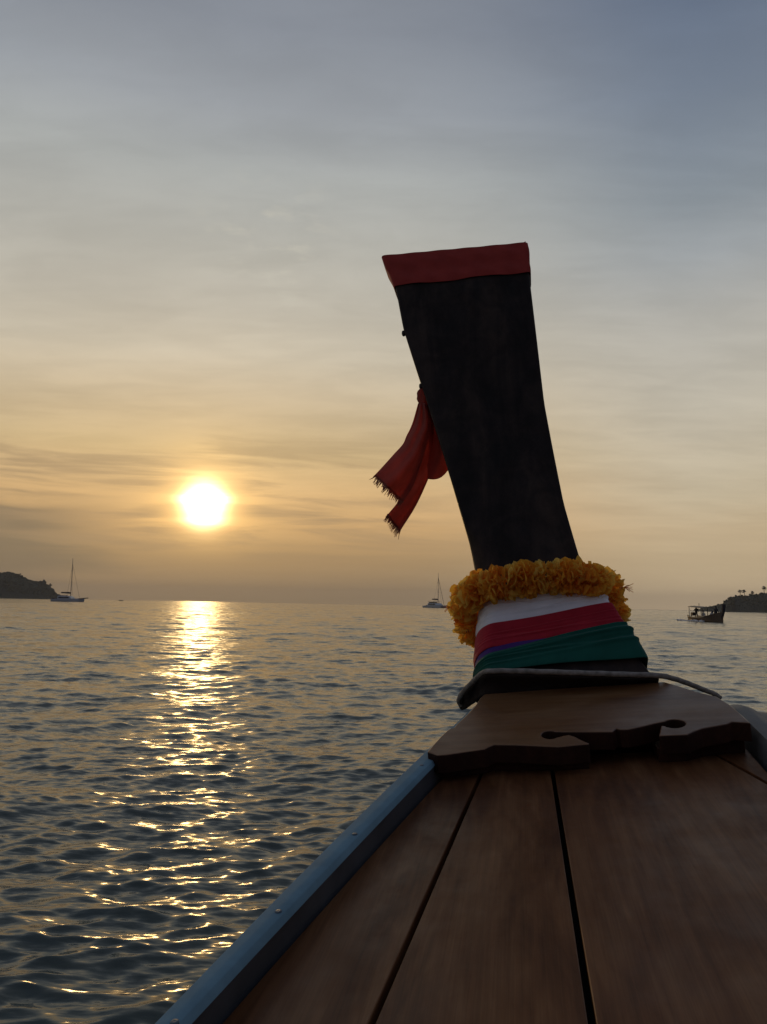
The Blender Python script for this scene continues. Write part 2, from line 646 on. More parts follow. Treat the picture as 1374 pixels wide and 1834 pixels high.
X0, Y0 = X.copy(), Y.copy()
add_waves(wrng.uniform(5.0, 11.0, 8), 0.04, 0.35)
add_waves(wrng.uniform(1.6, 4.0, 16), 0.060, 0.5)
add_waves(wrng.uniform(0.55, 1.5, 34), 0.080, 0.6)
add_waves(wrng.uniform(0.18, 0.5, 46), 0.16, 0.55)
add_waves(wrng.uniform(0.075, 0.18, 50), 0.24, 0.5)
X += DX
Y += DY
nr, na = X.shape
verts = np.stack([X, Y, Z], -1).reshape(-1, 3)
verts = np.vstack([verts, [[0, 0, 0]]])
i, j = np.meshgrid(np.arange(nr - 1), np.arange(na), indexing='ij')
a = i * na + j
b = i * na + (j + 1) % na
quads = np.stack([a, a + na, b + na, b], -1).reshape(-1, 4)
j = np.arange(na)
tris = np.stack([np.full(na, nr * na), j, (j + 1) % na], -1)
me = bpy.data.meshes.new('sea')
me.vertices.add(len(verts))
me.vertices.foreach_set('co', verts.ravel())
nl = quads.size + tris.size
me.loops.add(nl)
me.loops.foreach_set('vertex_index', np.concatenate([quads.ravel(), tris.ravel()]))
me.polygons.add(len(quads) + len(tris))
me.polygons.foreach_set('loop_start', np.concatenate([np.arange(len(quads)) * 4, quads.size + np.arange(len(tris)) * 3]))
me.update(calc_edges=True)
me.validate()
sea = link('sea', me, M['sea'], smooth=True)
tag(sea, 'dark rippled sea with golden sun glitter', kind='structure')

# ------------------------------------------------------------------ headlands
M['land'] = plain('wooded slope', (0.060, 0.066, 0.048), 0.9, 0.3, 0.05, 0.1)
M['leaf'] = plain('dark tropical foliage', (0.066, 0.078, 0.052), 0.85, 0.35, 0.2, 0.15)
M['trunk'] = plain('grey palm trunk', (0.10, 0.085, 0.065), 0.9)


def far_point(px, py, d):
    r_ = ray(px, py)
    h = math.hypot(r_.x, r_.y)
    return CAM + r_ * (d / h)


def headland(name, prof, d, label, extra, depth):
    """prof: skyline pixels; a ridge with its real depth behind the shore"""
    ridge = [far_point(x, y, d + depth * 0.5) for x, y in prof]
    ridge = extra + ridge if prof[0][0] < 700 else ridge + extra
    pts = smooth_path(ridge, 150)
    rings = []
    K = 26
    for q, p_ in enumerate(pts):
        p_ = Vector(p_)
        dirv = Vector((p_.x, p_.y, 0)).normalized()
        ring = []
        for w in range(K + 1):
            t_ = w / K * 2 - 1
            hgt = max(p_.z + 2, 0.5) * (1 - abs(t_) ** 1.8) * (1.0 if t_ > 0 else 1.0) - 2
            v_ = p_ + dirv * (t_ * depth * 0.5)
            jitter = 0.8 * math.sin(q * 1.3 + w * 2.1) + 0.6 * math.sin(q * 2.9 - w * 1.7)
            ring.append(Vector((v_.x, v_.y, hgt - (0.7 + jitter) * (1 if abs(t_) < 0.95 else 0))))
        rings.append(ring)
    v, f = loft(rings, closed=False, cap=False)
    o_ = mesh(name, v, f, M['land'], smooth=True)
    tag(o_, label, kind='structure')
    return rings


def blob(c, r, seed):
    """one lumpy crown of about 60 faces"""
    rg = random.Random(seed)
    v, f = [], []
    nu, nv = 8, 5
    for a_ in range(nv + 1):
        ph = math.pi * a_ / nv
        for b_ in range(nu):
            th = 2 * math.pi * (b_ + 0.5 * (a_ % 2)) / nu
            k_ = r * rg.uniform(0.65, 1.2)
            v.append(Vector(c) + Vector((math.sin(ph) * math.cos(th) * k_, math.sin(ph) * math.sin(th) * k_, math.cos(ph) * k_ * 0.8)))
    for a_ in range(nv):
        for b_ in range(nu):
            f.append((a_ * nu + b_, a_ * nu + (b_ + 1) % nu, (a_ + 1) * nu + (b_ + 1) % nu, (a_ + 1) * nu + b_))
    return v, f


def forest(name, rings, n_, rmin, rmax, label, kmin=0.0):
    parts = []
    rg = random.Random(len(rings) + n_)
    for q in range(n_):
        a_ = rg.randrange(len(rings))
        w = rg.randrange(3, len(rings[0]) // 2 + 3)
        p_ = rings[a_][w]
        if p_.z < 1.0:
            continue
        r_ = rg.uniform(rmin, rmax) * min(1.0, 0.35 + p_.z / 25)
        parts.append(blob((p_.x + rg.uniform(-4, 4), p_.y + rg.uniform(-4, 4), p_.z + r_ * rg.uniform(-0.5, 0.15)), r_, q))
    v, f = join(parts)
    return tag(mesh(name, v, f, M['leaf']), label, kind='stuff')


left_prof = [(-60, 1018), (-25, 1024), (0, 1027.5), (10, 1027), (22, 1029.5), (30, 1031.5), (40, 1035.5), (52, 1041), (64, 1042), (74, 1045),
             (82, 1049.5), (90, 1057), (96, 1063), (103, 1066.5), (107, 1070)]
lr = headland('hill', left_prof, 1400, 'low wooded headland running out into the sea on the left',
              [far_point(-420, 1010, 1500), far_point(-180, 1008, 1480)], 260)
forest('hillside_forest', lr, 1500, 2.0, 4.6, 'dense dark tree cover on the left headland')
right_prof = [(1238, 1094.5), (1248, 1092), (1264, 1087.5), (1280, 1084.5), (1295, 1082), (1302, 1078), (1308, 1074), (1313, 1070.5), (1317, 1067.5),
              (1326, 1067.3), (1338, 1067), (1348, 1066), (1356, 1064.5), (1366, 1062.5), (1376, 1061), (1410, 1055)]
rl = headland('hill', right_prof, 1000, 'dark rocky cape with a flat grassy top on the right',
              [far_point(1500, 1048, 1060), far_point(1700, 1040, 1100)], 180)
forest('cape_scrub', rl, 800, 0.9, 2.0, 'dark scrub cover on the slopes of the right cape')


def palm(px, base_y, crown_y, d, crown_px, label, lean=0.0, seed=1, name='palm_tree', group=None):
    base_p = far_point(px - lean, base_y + 3, d)
    top = far_point(px, crown_y, d)
    t_ = empty(name, base_p, label, 'tree', group)
    rg = random.Random(seed)
    mid = (base_p + top) / 2 + Vector((0.3, 0, 0))
    v, f = tube(smooth_path([base_p, mid, top], 8), lambda q: 0.42 - 0.17 * q, 7)
    mesh('trunk', v, f, M['trunk'], t_, True)
    R = crown_px / FPX * d / 2
    parts = []
    for q in range(34):
        th = rg.uniform(0, 2 * math.pi)
        ph = math.acos(rg.uniform(-0.75, 1))
        dr = Vector((math.sin(ph) * math.cos(th), math.sin(ph) * math.sin(th), math.cos(ph)))
        sd = dr.cross(Vector((0, 0, 1)) if abs(dr.z) < 0.95 else Vector((1, 0, 0))).normalized()
        L = R * rg.uniform(0.8, 1.12)
        w = L * 0.26
        c0 = top + dr * L * 0.12
        c1 = top + dr * L * 0.62 + Vector((0, 0, -0.03 * L))
        c2 = top + dr * L + Vector((0, 0, -0.16 * L))
        nn = dr.cross(sd) * (w * 0.25)
        parts.append(([c0 - sd * w * 0.12, c0 + sd * w * 0.12, c1 + sd * w + nn, c1 - sd * w + nn, c2 + sd * w * 0.3, c2 - sd * w * 0.3, c1 - nn],
                      [(0, 1, 2, 6), (0, 6, 3), (6, 2, 4), (6, 4, 5), (6, 5, 3)]))
    v, f = join(parts)
    mesh('crown', v, f, M['leaf'], t_)


def bushy(px, base_y, top_y, d, wid_px, label, seed):
    base_p = far_point(px, base_y + 3, d)
    top = far_point(px, top_y, d)
    t_ = empty('tree', base_p, label, 'tree')
    v, f = tube([base_p, (base_p * 0.4 + top * 0.6), top], lambda q: 0.4 - 0.3 * q, 6)
    mesh('trunk', v, f, M['trunk'], t_, True)
    rg = random.Random(seed)
    parts = []
    h = top.z - base_p.z
    R = wid_px / FPX * d / 2
    for q in range(14):
        th = rg.uniform(0, 6.28)
        k_ = rg.uniform(0.1, 0.75) * R
        parts.append(blob((top.x + math.cos(th) * k_, top.y + math.sin(th) * k_, top.z - rg.uniform(0.12, 0.6) * h), R * rg.uniform(0.28, 0.45), q + seed * 50))
    v, f = join(parts)
    mesh('crown', v, f, M['leaf'], t_)


palm(1325.5, 1067, 1059.3, 1090, 7.5, 'round headed sugar palm left of the pair on the right cape', seed=2)
palm(1332.5, 1067, 1058.8, 1092, 7.0, 'leaning thin crowned palm, right one of the pair on the right cape', lean=-1.5, seed=3)
palm(1347.5, 1066, 1061.3, 1090, 7.0, 'squat short palm between the pair and the tallest palm on the right cape', seed=4)
palm(1368.3, 1062, 1053.0, 1090, 8.0, 'tallest sugar palm on the right cape, nearest the right edge', seed=5)
bushy(28, 1033, 1027.5, 1500, 9, 'small low tree beside the larger skyline tree on the left headland', 1)
bushy(34, 1036, 1026.0, 1500, 9, 'larger round tree on the upper skyline of the left headland', 2)
bushy(80, 1050, 1038.0, 1500, 10, 'broad tree standing up from the seaward slope of the left headland', 3)
palm(90.5, 1058, 1047.5, 1500, 6, 'slender lone palm nearest the tip of the left headland', seed=7)

# ------------------------------------------------------------------ own boat: hull, deck, rails
boat = empty('longtail_boat', B(0, 0, 0), 'varnished wooden longtail boat with blue rail and tall black prow in the foreground', 'boat')
REAR = -1.6
# left rail lines
cap_o = [at(x, y, .05) for x, y in ((281, 1834), (368, 1736), (404, 1700), (447, 1652), (504, 1600), (545, 1560), (646, 1460), (665, 1440), (716, 1390), (759, 1349))]
cap_i = [at(x, y, .05) for x, y in ((327, 1834), (408, 1736), (445, 1700), (492, 1652), (538, 1600), (580, 1560), (681, 1460), (701, 1440), (751, 1390), (783, 1352))]
seamA = [at(665, 1834), at(866, 1376)]
seamB = [at(1061, 1834), at(988, 1371)]
seamC = [at(1374, 1402), at(1282, 1351)]
foot = [at(x, y) for x, y in ((392, 1834), (464, 1736), (507, 1700), (546, 1652), (589, 1600), (632, 1560), (729, 1460), (744, 1440), (787, 1390))]
rin = [at(1374, 1325, .06), at(1345, 1292, .06), at(1318, 1262, .06), at(1290, 1243, .06)]


def right_in(f):
    a_, b_ = rin[0], rin[-1]
    return lineat(a_, b_, f)


def plank_obj(lf, rf, f_end, gap=0.0045):
    """a plank between two seam lines"""
    st_ = np.linspace(REAR, f_end, 12)
    rings = []
    for f_ in st_:
        l_, r_ = lf(f_) + gap, rf(f_) - gap
        rings.append([B(f_, l_, -0.028), B(f_, r_, -0.028), B(f_, r_, 0), B(f_, l_, 0)])
    v, f = loft(rings)
    o_ = fix_normals(mesh('plank', v, f, M['plank'], boat))
    bevel(o_, 0.0015, 2, 50)
    return o_


LA = lambda f: lineat(*seamA, f)
LB = lambda f: lineat(*seamB, f)
LC = lambda f: lineat(*seamC, f)
FOOT = curve_of(foot)
LF = lambda f: FOOT(f) + 0.004
plank_obj(LF, LA, 2.08)
plank_obj(LA, LB, 2.06)
plank_obj(LB, LC, 2.02)
plank_obj(LC, lambda f: right_in(f) - 0.01, 2.12)

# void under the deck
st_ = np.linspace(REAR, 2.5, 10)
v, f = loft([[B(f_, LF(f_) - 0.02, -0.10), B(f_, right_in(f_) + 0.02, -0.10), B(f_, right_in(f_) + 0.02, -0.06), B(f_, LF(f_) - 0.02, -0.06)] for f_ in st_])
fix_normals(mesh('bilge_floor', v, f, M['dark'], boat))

# left rail: cap with rounded top and dark inner face
CO, CI = curve_of(cap_o), curve_of(cap_i)


def cap_rings(fs, lo, hi, u1=0.05, crown=0.002, drop=0.015):
    rings = []
    for f_ in fs:
        a_, b_ = lo(f_), hi(f_)
        w_ = b_ - a_
        rings.append([B(f_, a_ + 0.002, u1 - 0.022), B(f_, a_ - 0.001, u1 - 0.008), B(f_, a_ - 0.001, u1 - 0.004), B(f_, a_, u1 - 0.001), B(f_, a_ + 0.003, u1 + 0.0015),
                      B(f_, a_ + 0.5 * w_, u1 + 0.0015), B(f_, b_ - 0.002, u1), B(f_, b_, u1 - 0.0015), B(f_, b_ + 0.004, u1 - 0.011), B(f_, b_ + 0.001, u1 - 0.013)])
    return rings


v, f = loft(cap_rings(np.linspace(REAR, 2.45, 24), CO, CI))
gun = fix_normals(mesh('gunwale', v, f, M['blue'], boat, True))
gun.data.set_sharp_from_angle(angle=rad(38))
for px, py in ((755, 1366), (635, 1488), (498, 1625), (312, 1821)):
    q = at(px, py, .057)
    c_ = B(q[0], q[1], 0.0516)
    rings = []
    for hgt, r_ in ((-0.003, 0.0050), (0.0002, 0.0050), (0.0010, 0.0038), (0.0007, 0.0016)):
        rings.append([c_ + U * hgt + (F * math.cos(t_) + S * math.sin(t_)) * r_ for t_ in np.linspace(0, 2 * math.pi, 12, endpoint=False)])
    v, f = loft(rings)
    fix_normals(mesh('rivet', v, f, M['steel'], gun, True))

rings = []
for f_ in np.linspace(REAR, 1.95, 20):
    a_, b_ = CO(f_) + 0.006, CI(f_) + 0.003
    rings.append([B(f_, a_, -0.10), B(f_, max(b_, LF(f_) - 0.008), -0.10), B(f_, LF(f_) - 0.006, -0.004), B(f_, b_ - 0.002, 0.0385), B(f_, a_ + 0.002, 0.0385)])
v, f = loft(rings)
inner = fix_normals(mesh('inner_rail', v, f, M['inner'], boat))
bevel(inner, 0.004, 2, 20)

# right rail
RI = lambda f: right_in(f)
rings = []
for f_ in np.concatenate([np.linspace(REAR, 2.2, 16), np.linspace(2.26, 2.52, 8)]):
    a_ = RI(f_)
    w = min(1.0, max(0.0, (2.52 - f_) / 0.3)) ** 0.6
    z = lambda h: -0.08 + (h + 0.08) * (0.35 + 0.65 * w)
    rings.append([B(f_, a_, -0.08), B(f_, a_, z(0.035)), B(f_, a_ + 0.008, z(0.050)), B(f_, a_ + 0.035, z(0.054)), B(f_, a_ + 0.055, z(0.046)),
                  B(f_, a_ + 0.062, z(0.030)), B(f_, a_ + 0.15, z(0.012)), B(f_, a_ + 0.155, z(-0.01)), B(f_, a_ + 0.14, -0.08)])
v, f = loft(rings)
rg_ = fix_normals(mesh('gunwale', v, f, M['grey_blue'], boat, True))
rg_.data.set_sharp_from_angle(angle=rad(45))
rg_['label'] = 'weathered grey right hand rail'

# hull sides down into the water, closing on the stem
rings = []
for k_, f_ in enumerate(np.linspace(REAR, 2.6, 22)):
    l_, r_ = CO(f_) + 0.012, RI(f_) + 0.13
    c_ = 0.5 * (l_ + r_)
    t_ = (f_ - REAR) / (2.6 - REAR)
    ring = []
    for w in np.linspace(0, math.pi, 15):
        side = math.cos(w)
        dep = math.sin(w) ** 0.7
        half = 0.5 * (r_ - l_) * (1 - 0.35 * t_ * dep)
        ring.append(B(f_, c_ - half * side, -0.085 - 1.15 * dep * (1 - 0.25 * t_)))
    rings.append(ring)
v, f = loft(rings, closed=False, cap=False)
f.append(tuple(range(15)))
f.append(tuple(range(21 * 15, 22 * 15)))
mesh('hull', v, f, M['hull'], boat, True)

# ------------------------------------------------------------------ prow: a broad plank curving up and forward
F0, R0, R1, LL = 2.3, 50.0, 15.0, 0.5
NT = 500
TS = np.linspace(0, 3.0, NT + 1)
ff, uu = [F0], [0.0]
for i in range(NT):
    r_ = rad(R1 + (R0 - R1) * math.exp(-TS[i] / LL))
    ff.append(ff[-1] + TS[1] * math.sin(r_))
    uu.append(uu[-1] + TS[1] * math.cos(r_))
ff, uu = np.array(ff), np.array(uu)


def hit(px, py):
    """(distance along the prow, starboard offset) where a line of sight meets the prow's after face"""
    d = ray(px, py)
    c = CAM - O
    dF, dS, dU = d.dot(F), d.dot(S), d.dot(U)
    t = (ff - c.dot(F)) / dF
    g_ = c.dot(U) + t * dU - uu
    i_ = np.where(np.sign(g_[:-1]) != np.sign(g_[1:]))[0][0]
    w = g_[i_] / (g_[i_] - g_[i_ + 1])
    return TS[i_] + w * TS[1], c.dot(S) + (t[i_] + w * (t[i_ + 1] - t[i_])) * dS


LEFT = [(682, 461), (707, 512), (722, 590), (755, 690), (790, 800), (820, 900), (838, 960), (851, 1028), (856, 1070), (851, 1110), (849, 1150), (850, 1190)]
RIGHT = [(944, 437), (948, 490), (961, 600), (975, 720), (990, 800), (1010, 900), (1040, 1003), (1074, 1060), (1099, 1110), (1148, 1180), (1166, 1203)]
hl = sorted(hit(*q) for q in LEFT)
hr = sorted(hit(*q) for q in RIGHT)
hl = [(-0.4, hl[0][1])] + [(0.0, hl[0][1])] + hl
hr = [(-0.4, hr[0][1] + 0.12), (0.0, hr[0][1] + 0.05)] + hr
lt, ls = zip(*hl)
rt, rs = zip(*hr)
SL = lambda t: float(np.interp(t, lt, ls))
SR = lambda t: float(np.interp(t, rt, rs))
for fn in (0,):
    grid = np.linspace(0, 2.4, 181)
    kern = np.array([0.25, 0.5, 0.25])
    sl_ = np.convolve(np.pad([SL(t) for t in grid], 1, 'edge'), kern, 'valid')
    sr_ = np.convolve(np.pad([SR(t) for t in grid], 1, 'edge'), kern, 'valid')
SL2 = lambda t: float(np.interp(t, grid, sl_))
SR2 = lambda t: float(np.interp(t, grid, sr_))
T_L, T_R = hl[-1][0], hr[-1][0]


def pframe(t):
    """point, tangent and forward normal of the prow's after face at arc length t (boat f,u plane)"""
    f_, u_ = float(np.interp(t, TS, ff)), float(np.interp(t, TS, uu))
    r_ = rad(R1 + (R0 - R1) * math.exp(-t / LL))
    tan = F * math.sin(r_) + U * math.cos(r_)
    nor = F * math.cos(r_) - U * math.sin(r_)
    return B(f_, 0, u_), tan, nor


def depth_at(t):
    return 0.10 + 0.16 * math.exp(-max(t, 0) / 0.45)


def section(t, grow, rnd, nseg=6, k=0.16):
    """rounded outline of the prow at arc length t (t may vary across by slope k)"""
    s0, s1 = SL2(t) - grow, SR2(t) + grow
    d0, d1 = -grow, depth_at(t) + grow
    w_, h_ = s1 - s0, d1 - d0
    rr_ = max(min(rnd, 0.010), min(rnd * k, 0.3 * h_))
    big = min(1.0, max(0.0, (rnd - 0.015) / 0.07))
    ls = rnd * (1 - big) + min(0.075, 0.25 * w_) * big
    ld = rnd * (1 - big) + 0.78 * h_ * big
    pts = []
    for cx, cy, a0, rs, rd_ in ((s1 - rr_, d0 + rr_, -90, rr_, rr_), (s1 - rr_, d1 - rr_, 0, rr_, rr_),
                                (s0 + min(ls, 0.04), d1 - 0.15 * h_, 90, min(ls, 0.04), 0.15 * h_), (s0 + ls, d0 + ld, 180, ls, ld)):
        for q in range(nseg + 1):
            a_ = rad(a0 + 90 * q / nseg)
            pts.append((cx + rs * math.cos(a_), cy + rd_ * math.sin(a_)))
    return pts


def ring_at(t, grow=0.0, rnd=0.012, nseg=3, topslope=0.0, sm=0.0):
    res = []
    for s_, d_ in section(t, grow, rnd, nseg):
        p_, tan, nor = pframe(t + topslope * (s_ - sm))
        res.append(p_ + S * s_ + nor * d_)
    return res


top_t = 0.5 * (T_L + T_R)
k_top = (T_R - T_L) / (hr[-1][1] - hl[-1][1])
sm = 0.5 * (hr[-1][1] + hl[-1][1])
rings = []
for q, t in enumerate(np.linspace(-0.25, top_t, 60)):
    w = max(0.0, (t - top_t + 0.5) / 0.5)
    rings.append(ring_at(t, 0.0, 0.010 + 0.075 * min(1.0, max(0.0, (0.75 - t) / 0.3)), 8, k_top * w, sm))
v, f = loft(rings)
prow = fix_normals(mesh('prow', v, f, M['post'], boat, True))
prow.data.set_sharp_from_angle(angle=rad(60))
# iron bolts standing out of the prow's left edge
for px, py in ((724, 592), (757, 687)):
    t_, s_ = hit(px, py)
    p_, tan, nor = pframe(t_)
    c_ = p_ + S * SL2(t_) + nor * 0.02
    rings = [[c_ - S * x + (tan * math.cos(a_) + nor * math.sin(a_)) * r_ for a_ in np.linspace(0, 2 * math.pi, 10, endpoint=False)]
             for x, r_ in ((-0.02, 0.007), (-0.002, 0.010), (0.003, 0.012), (0.008, 0.010), (0.010, 0.004))]
    v, f = loft(rings)
    fix_normals(mesh('bolt', v, f, M['iron'], prow, True))

# ------------------------------------------------------------------ red cloth folded over the top of the prow
tb_l, tb_r = hit(707, 513)[0], hit(948, 487)[0]
bt = 0.5 * (tb_l + tb_r)
bk = (tb_r - tb_l) / (hit(948, 487)[1] - hit(707, 513)[1])
band = empty('red_band', pframe(top_t)[0], 'dull red cloth band folded over the top end of the black prow', 'cloth')
rings = []
NB = 10
for q in range(NB + 1):
    w = q / NB
    t = bt + (top_t + 0.006 - bt) * w
    kk = bk + (k_top - bk) * w
    rg2 = []
    sec = section(t, 0.0055 + 0.0015 * math.sin(q * 1.1), 0.014, 6)
    # subdivide the long straight runs
    full = []
    for e in range(len(sec)):
        a_, b_ = sec[e], sec[(e + 1) % len(sec)]
        L = math.hypot(a_[0] - b_[0], a_[1] - b_[1])
        m_ = max(1, int(L / 0.02))
        for z in range(m_):
            full.append((a_[0] + (b_[0] - a_[0]) * z / m_, a_[1] + (b_[1] - a_[1]) * z / m_))
    rg2 = full
    rings.append((t, kk, rg2))
mn = min(len(r_[2]) for r_ in rings)
ref = None
out_r = []
for t, kk, sec in rings:
    P_ = np.array(sec + [sec[0]])
    L = np.concatenate([[0], np.cumsum(np.hypot(*np.diff(P_, axis=0).T))])
    q_ = np.linspace(0, L[-1], 121)[:-1]
    sx, sy = np.interp(q_, L, P_[:, 0]), np.interp(q_, L, P_[:, 1])
    ring = []
    for e, (s_, d_) in enumerate(zip(sx, sy)):
        wob = 0.004 * math.sin(s_ * 23 + 1.3) * (1 - (t - bt) / max(top_t - bt, 1e-3))
        p_, tan, nor = pframe(t + kk * (s_ - sm) + wob)
        ring.append(p_ + S * s_ + nor * (d_ + 0.0012 * math.sin(s_ * 60 + t * 90)))
    out_r.append(ring)
v, f = loft(out_r, True, False)
f.append(tuple(range(NB * 120, NB * 120 + 120)))
o_ = fix_normals(mesh('wrap', v, f, M['red_band'], band, True))
o_.data.set_sharp_from_angle(angle=rad(50))
# ragged corner of the cloth on top
parts = []
for q in range(7):
    s_ = SR2(top_t) - 0.085 + 0.012 * q
    p_, tan, nor = pframe(top_t + k_top * (s_ - sm) + 0.004)
    c_ = p_ + S * s_ + nor * 0.01
    h = random.uniform(0.006, 0.02)
    parts.append(tube([c_, c_ + tan * h * 0.6 + S * random.uniform(-.004, .004), c_ + tan * h + S * random.uniform(-.01, .01)], lambda w: 0.004 * (1 - 0.6 * w), 5))
v, f = join(parts)
mesh('frayed_corner', v, f, M['red_band'], band)

# ------------------------------------------------------------------ sashes tied round the foot of the prow


def sash(name, mat, label, lo_l, lo_r, hi_l, hi_r, grow, seed, folds=3, amp=0.005):
    """band of cloth round the prow between two edges given at its left and right side"""
    a0, a1 = hit(*lo_l), hit(*lo_r)
    b0, b1 = hit(*hi_l), hit(*hi_r)
    rg = np.random.default_rng(seed)
    NV, NU = 40, 170
    sheet = empty(name, pframe(0.5 * (a0[0] + b0[0]))[0], label, 'sash', 'sashes tied round the prow')
    fo = [(rg.uniform(0.1, 0.9), rg.uniform(-0.35, 0.35), rg.uniform(0.025, 0.06), rg.uniform(0, 6.28)) for _ in range(folds)]
    rings = []
    for q in range(NV + 1):
        w = q / NV
        ring = []
        tm = 0.5 * ((a0[0] + a1[0]) * (1 - w) + (b0[0] + b1[0]) * w)
        sec = np.array(section(tm, grow, 0.085, 10))
        P_ = np.vstack([sec, sec[:1]])
        L = np.concatenate([[0], np.cumsum(np.hypot(*np.diff(P_, axis=0).T))])
        qq = np.linspace(0, L[-1], NU + 1)[:-1]
        sx, sy = np.interp(qq, L, P_[:, 0]), np.interp(qq, L, P_[:, 1])
        dxs = np.gradient(np.concatenate([sx[-2:], sx, sx[:2]]))[2:-2]
        dys = np.gradient(np.concatenate([sy[-2:], sy, sy[:2]]))[2:-2]
        for e in range(NU):
            s_, d_ = sx[e], sy[e]
            ta = np.interp(s_, [a0[1], a1[1]], [a0[0], a1[0]])
            tb = np.interp(s_, [b0[1], b1[1]], [b0[0], b1[0]])
            t = ta + (tb - ta) * w
            nx, ny = dys[e], -dxs[e]
            nl_ = math.hypot(nx, ny) or 1
            x = (s_ - a0[1]) / max(a1[1] - a0[1], 0.1)
            h = 0.0
            for c_, sl2, wd, ph in fo:
                z = (w - (c_ + sl2 * (x - 0.5) + 0.03 * math.sin(5 * x + ph))) / wd
                h += (math.exp(-z * z) - 0.8 * math.exp(-(z - 1.3) ** 2)) * (0.4 + 0.6 * abs(math.sin(2.2 * x + ph)))
            h = h * amp * 0.7 - 0.0025 * (abs(2 * w - 1) ** 8)
            h += 0.0008 * math.sin(9 * x + 3 * w + seed)
            p_, tan, nor = pframe(t + 0.0025 * math.sin(7 * x + seed))
            ring.append(p_ + S * (s_ + nx / nl_ * h) + nor * (d_ + ny / nl_ * h))
        rings.append(ring)
    v, f = loft(rings, True, False)
    o_ = fix_normals(mesh('cloth', v, f, mat, sheet, True))
    so = o_.modifiers.new('thickness', 'SOLIDIFY')
    so.thickness = 0.0025
    so.offset = -1
    return sheet


sash('sash', M['white'], 'white sash, topmost of the sashes, just under the orange garland', (868, 1124), (1086, 1088), (868, 1068), (1076, 1038), 0.010, 1, 4, 0.006)
sash('sash', M['red'], 'crimson red sash between the white and the green sash', (864, 1166), (1106, 1122), (868, 1122), (1086, 1083), 0.015, 2, 3, 0.004)
sash('sash', M['purple'], 'narrow purple sash showing as a sliver between red and green', (862, 1186), (1110, 1140), (864, 1156), (1102, 1114), 0.0125, 3, 2, 0.003)
sash('sash', M['green'], 'wide dark green sash, lowest of the sashes round the prow', (866, 1205), (1150, 1181), (861, 1176), (1104, 1117), 0.0185, 4, 4, 0.006)

# ------------------------------------------------------------------ marigold garland


def flower_mesh(seed):
    rg = random.Random(seed)
    v, f = [], []
    NP = 46
    for q in range(NP):
        z = 1 - 2 * (q + 0.5) / NP
        th = q * 2.39996 + rg.uniform(-0.3, 0.3)
        rxy = math.sqrt(max(0, 1 - z * z))
        d = Vector((rxy * math.cos(th), rxy * math.sin(th), z * 0.9)).normalized()
        a_ = d.orthogonal().normalized()
        a_.rotate(Quaternion(d, rg.uniform(0, 6.28)))
        b_ = d.cross(a_)
        L = rg.uniform(0.82, 1.12)
        w = rg.uniform(0.27, 0.42)
        o0 = len(v)
        for r_, ww in ((0.55, 0.45), (0.82, 0.95), (L, 0.85)):
            for x in (-1, -0.35, 0.35, 1):
                ruf = rg.uniform(-0.07, 0.07) if r_ > 0.5 else 0
                v.append(d * (r_ + (rg.uniform(-0.03, 0.03) - 0.09 * x * x if r_ == L else 0)) + a_ * (w * ww * x) + b_ * (ruf + 0.10 * ww * (x * x - 0.3)))
        for r_ in range(2):
            for x in range(3):
                i_ = o0 + r_ * 4 + x
                f.append((i_, i_ + 1, i_ + 5, i_ + 4))
    # core so that no light passes straight through
    bv, bf = blob((0, 0, 0), 0.42, seed)
    o0 = len(v)
    v.extend(bv)
    f.extend(tuple(i_ + o0 for i_ in q) for q in bf)
    me = bpy.data.meshes.new('flower')
    me.from_pydata([tuple(x) for x in v], [], f)
    me.materials.append(M['petal'])
    me.update()
    return me


flowers = [flower_mesh(s_) for s_ in range(5)]
GL = [(838, 1132), (833, 1108), (831, 1087), (843, 1066), (872, 1050), (915, 1043), (960, 1035), (1005, 1031), (1045, 1034), (1074, 1047), (1093, 1066), (1101, 1090), (1102, 1106)]
gt = []
c_all = []
for q, (px, py) in enumerate(GL):
    t_, s_ = hit(px, py)
    # ends run round the sides of the prow, going forward
    edge = min(q, len(GL) - 1 - q)
    d_ = {0: 0.16, 1: 0.12, 2: 0.075, 3: 0.02}.get(edge, -0.045)
    p_, tan, nor = pframe(t_)
    P0 = p_ + S * s_
    # slide along the line of sight so that it still stands where it is seen
    dr = (P0 - CAM).normalized()
    c_all.append(P0 + dr * (d_ / max(dr.dot(nor), 0.3)))
tL, tR = hit(*GL[0])[0] - 0.10, hit(*GL[-1])[0] - 0.10
pL, _, nL = pframe(tL)
pR, _, nR = pframe(tR)
back = [c_all[-1] + nR * 0.10 - S * 0.07 + U * 0.02, (c_all[-1] * 0.5 + c_all[0] * 0.5) + nR * 0.17 + U * 0.0, c_all[0] + nL * 0.10 + S * 0.07 + U * 0.03]
loop = smooth_path([tuple(x) for x in c_all + back + [c_all[0]]], 400)
loop = [Vector(x) for x in loop]
gar = empty('marigold_garland', loop[90], 'orange and yellow marigold garland hung round the foot of the prow', 'garland')
gloc = LOC[gar.name]
acc, spacing, nfl = 0.0, 0.024, 0
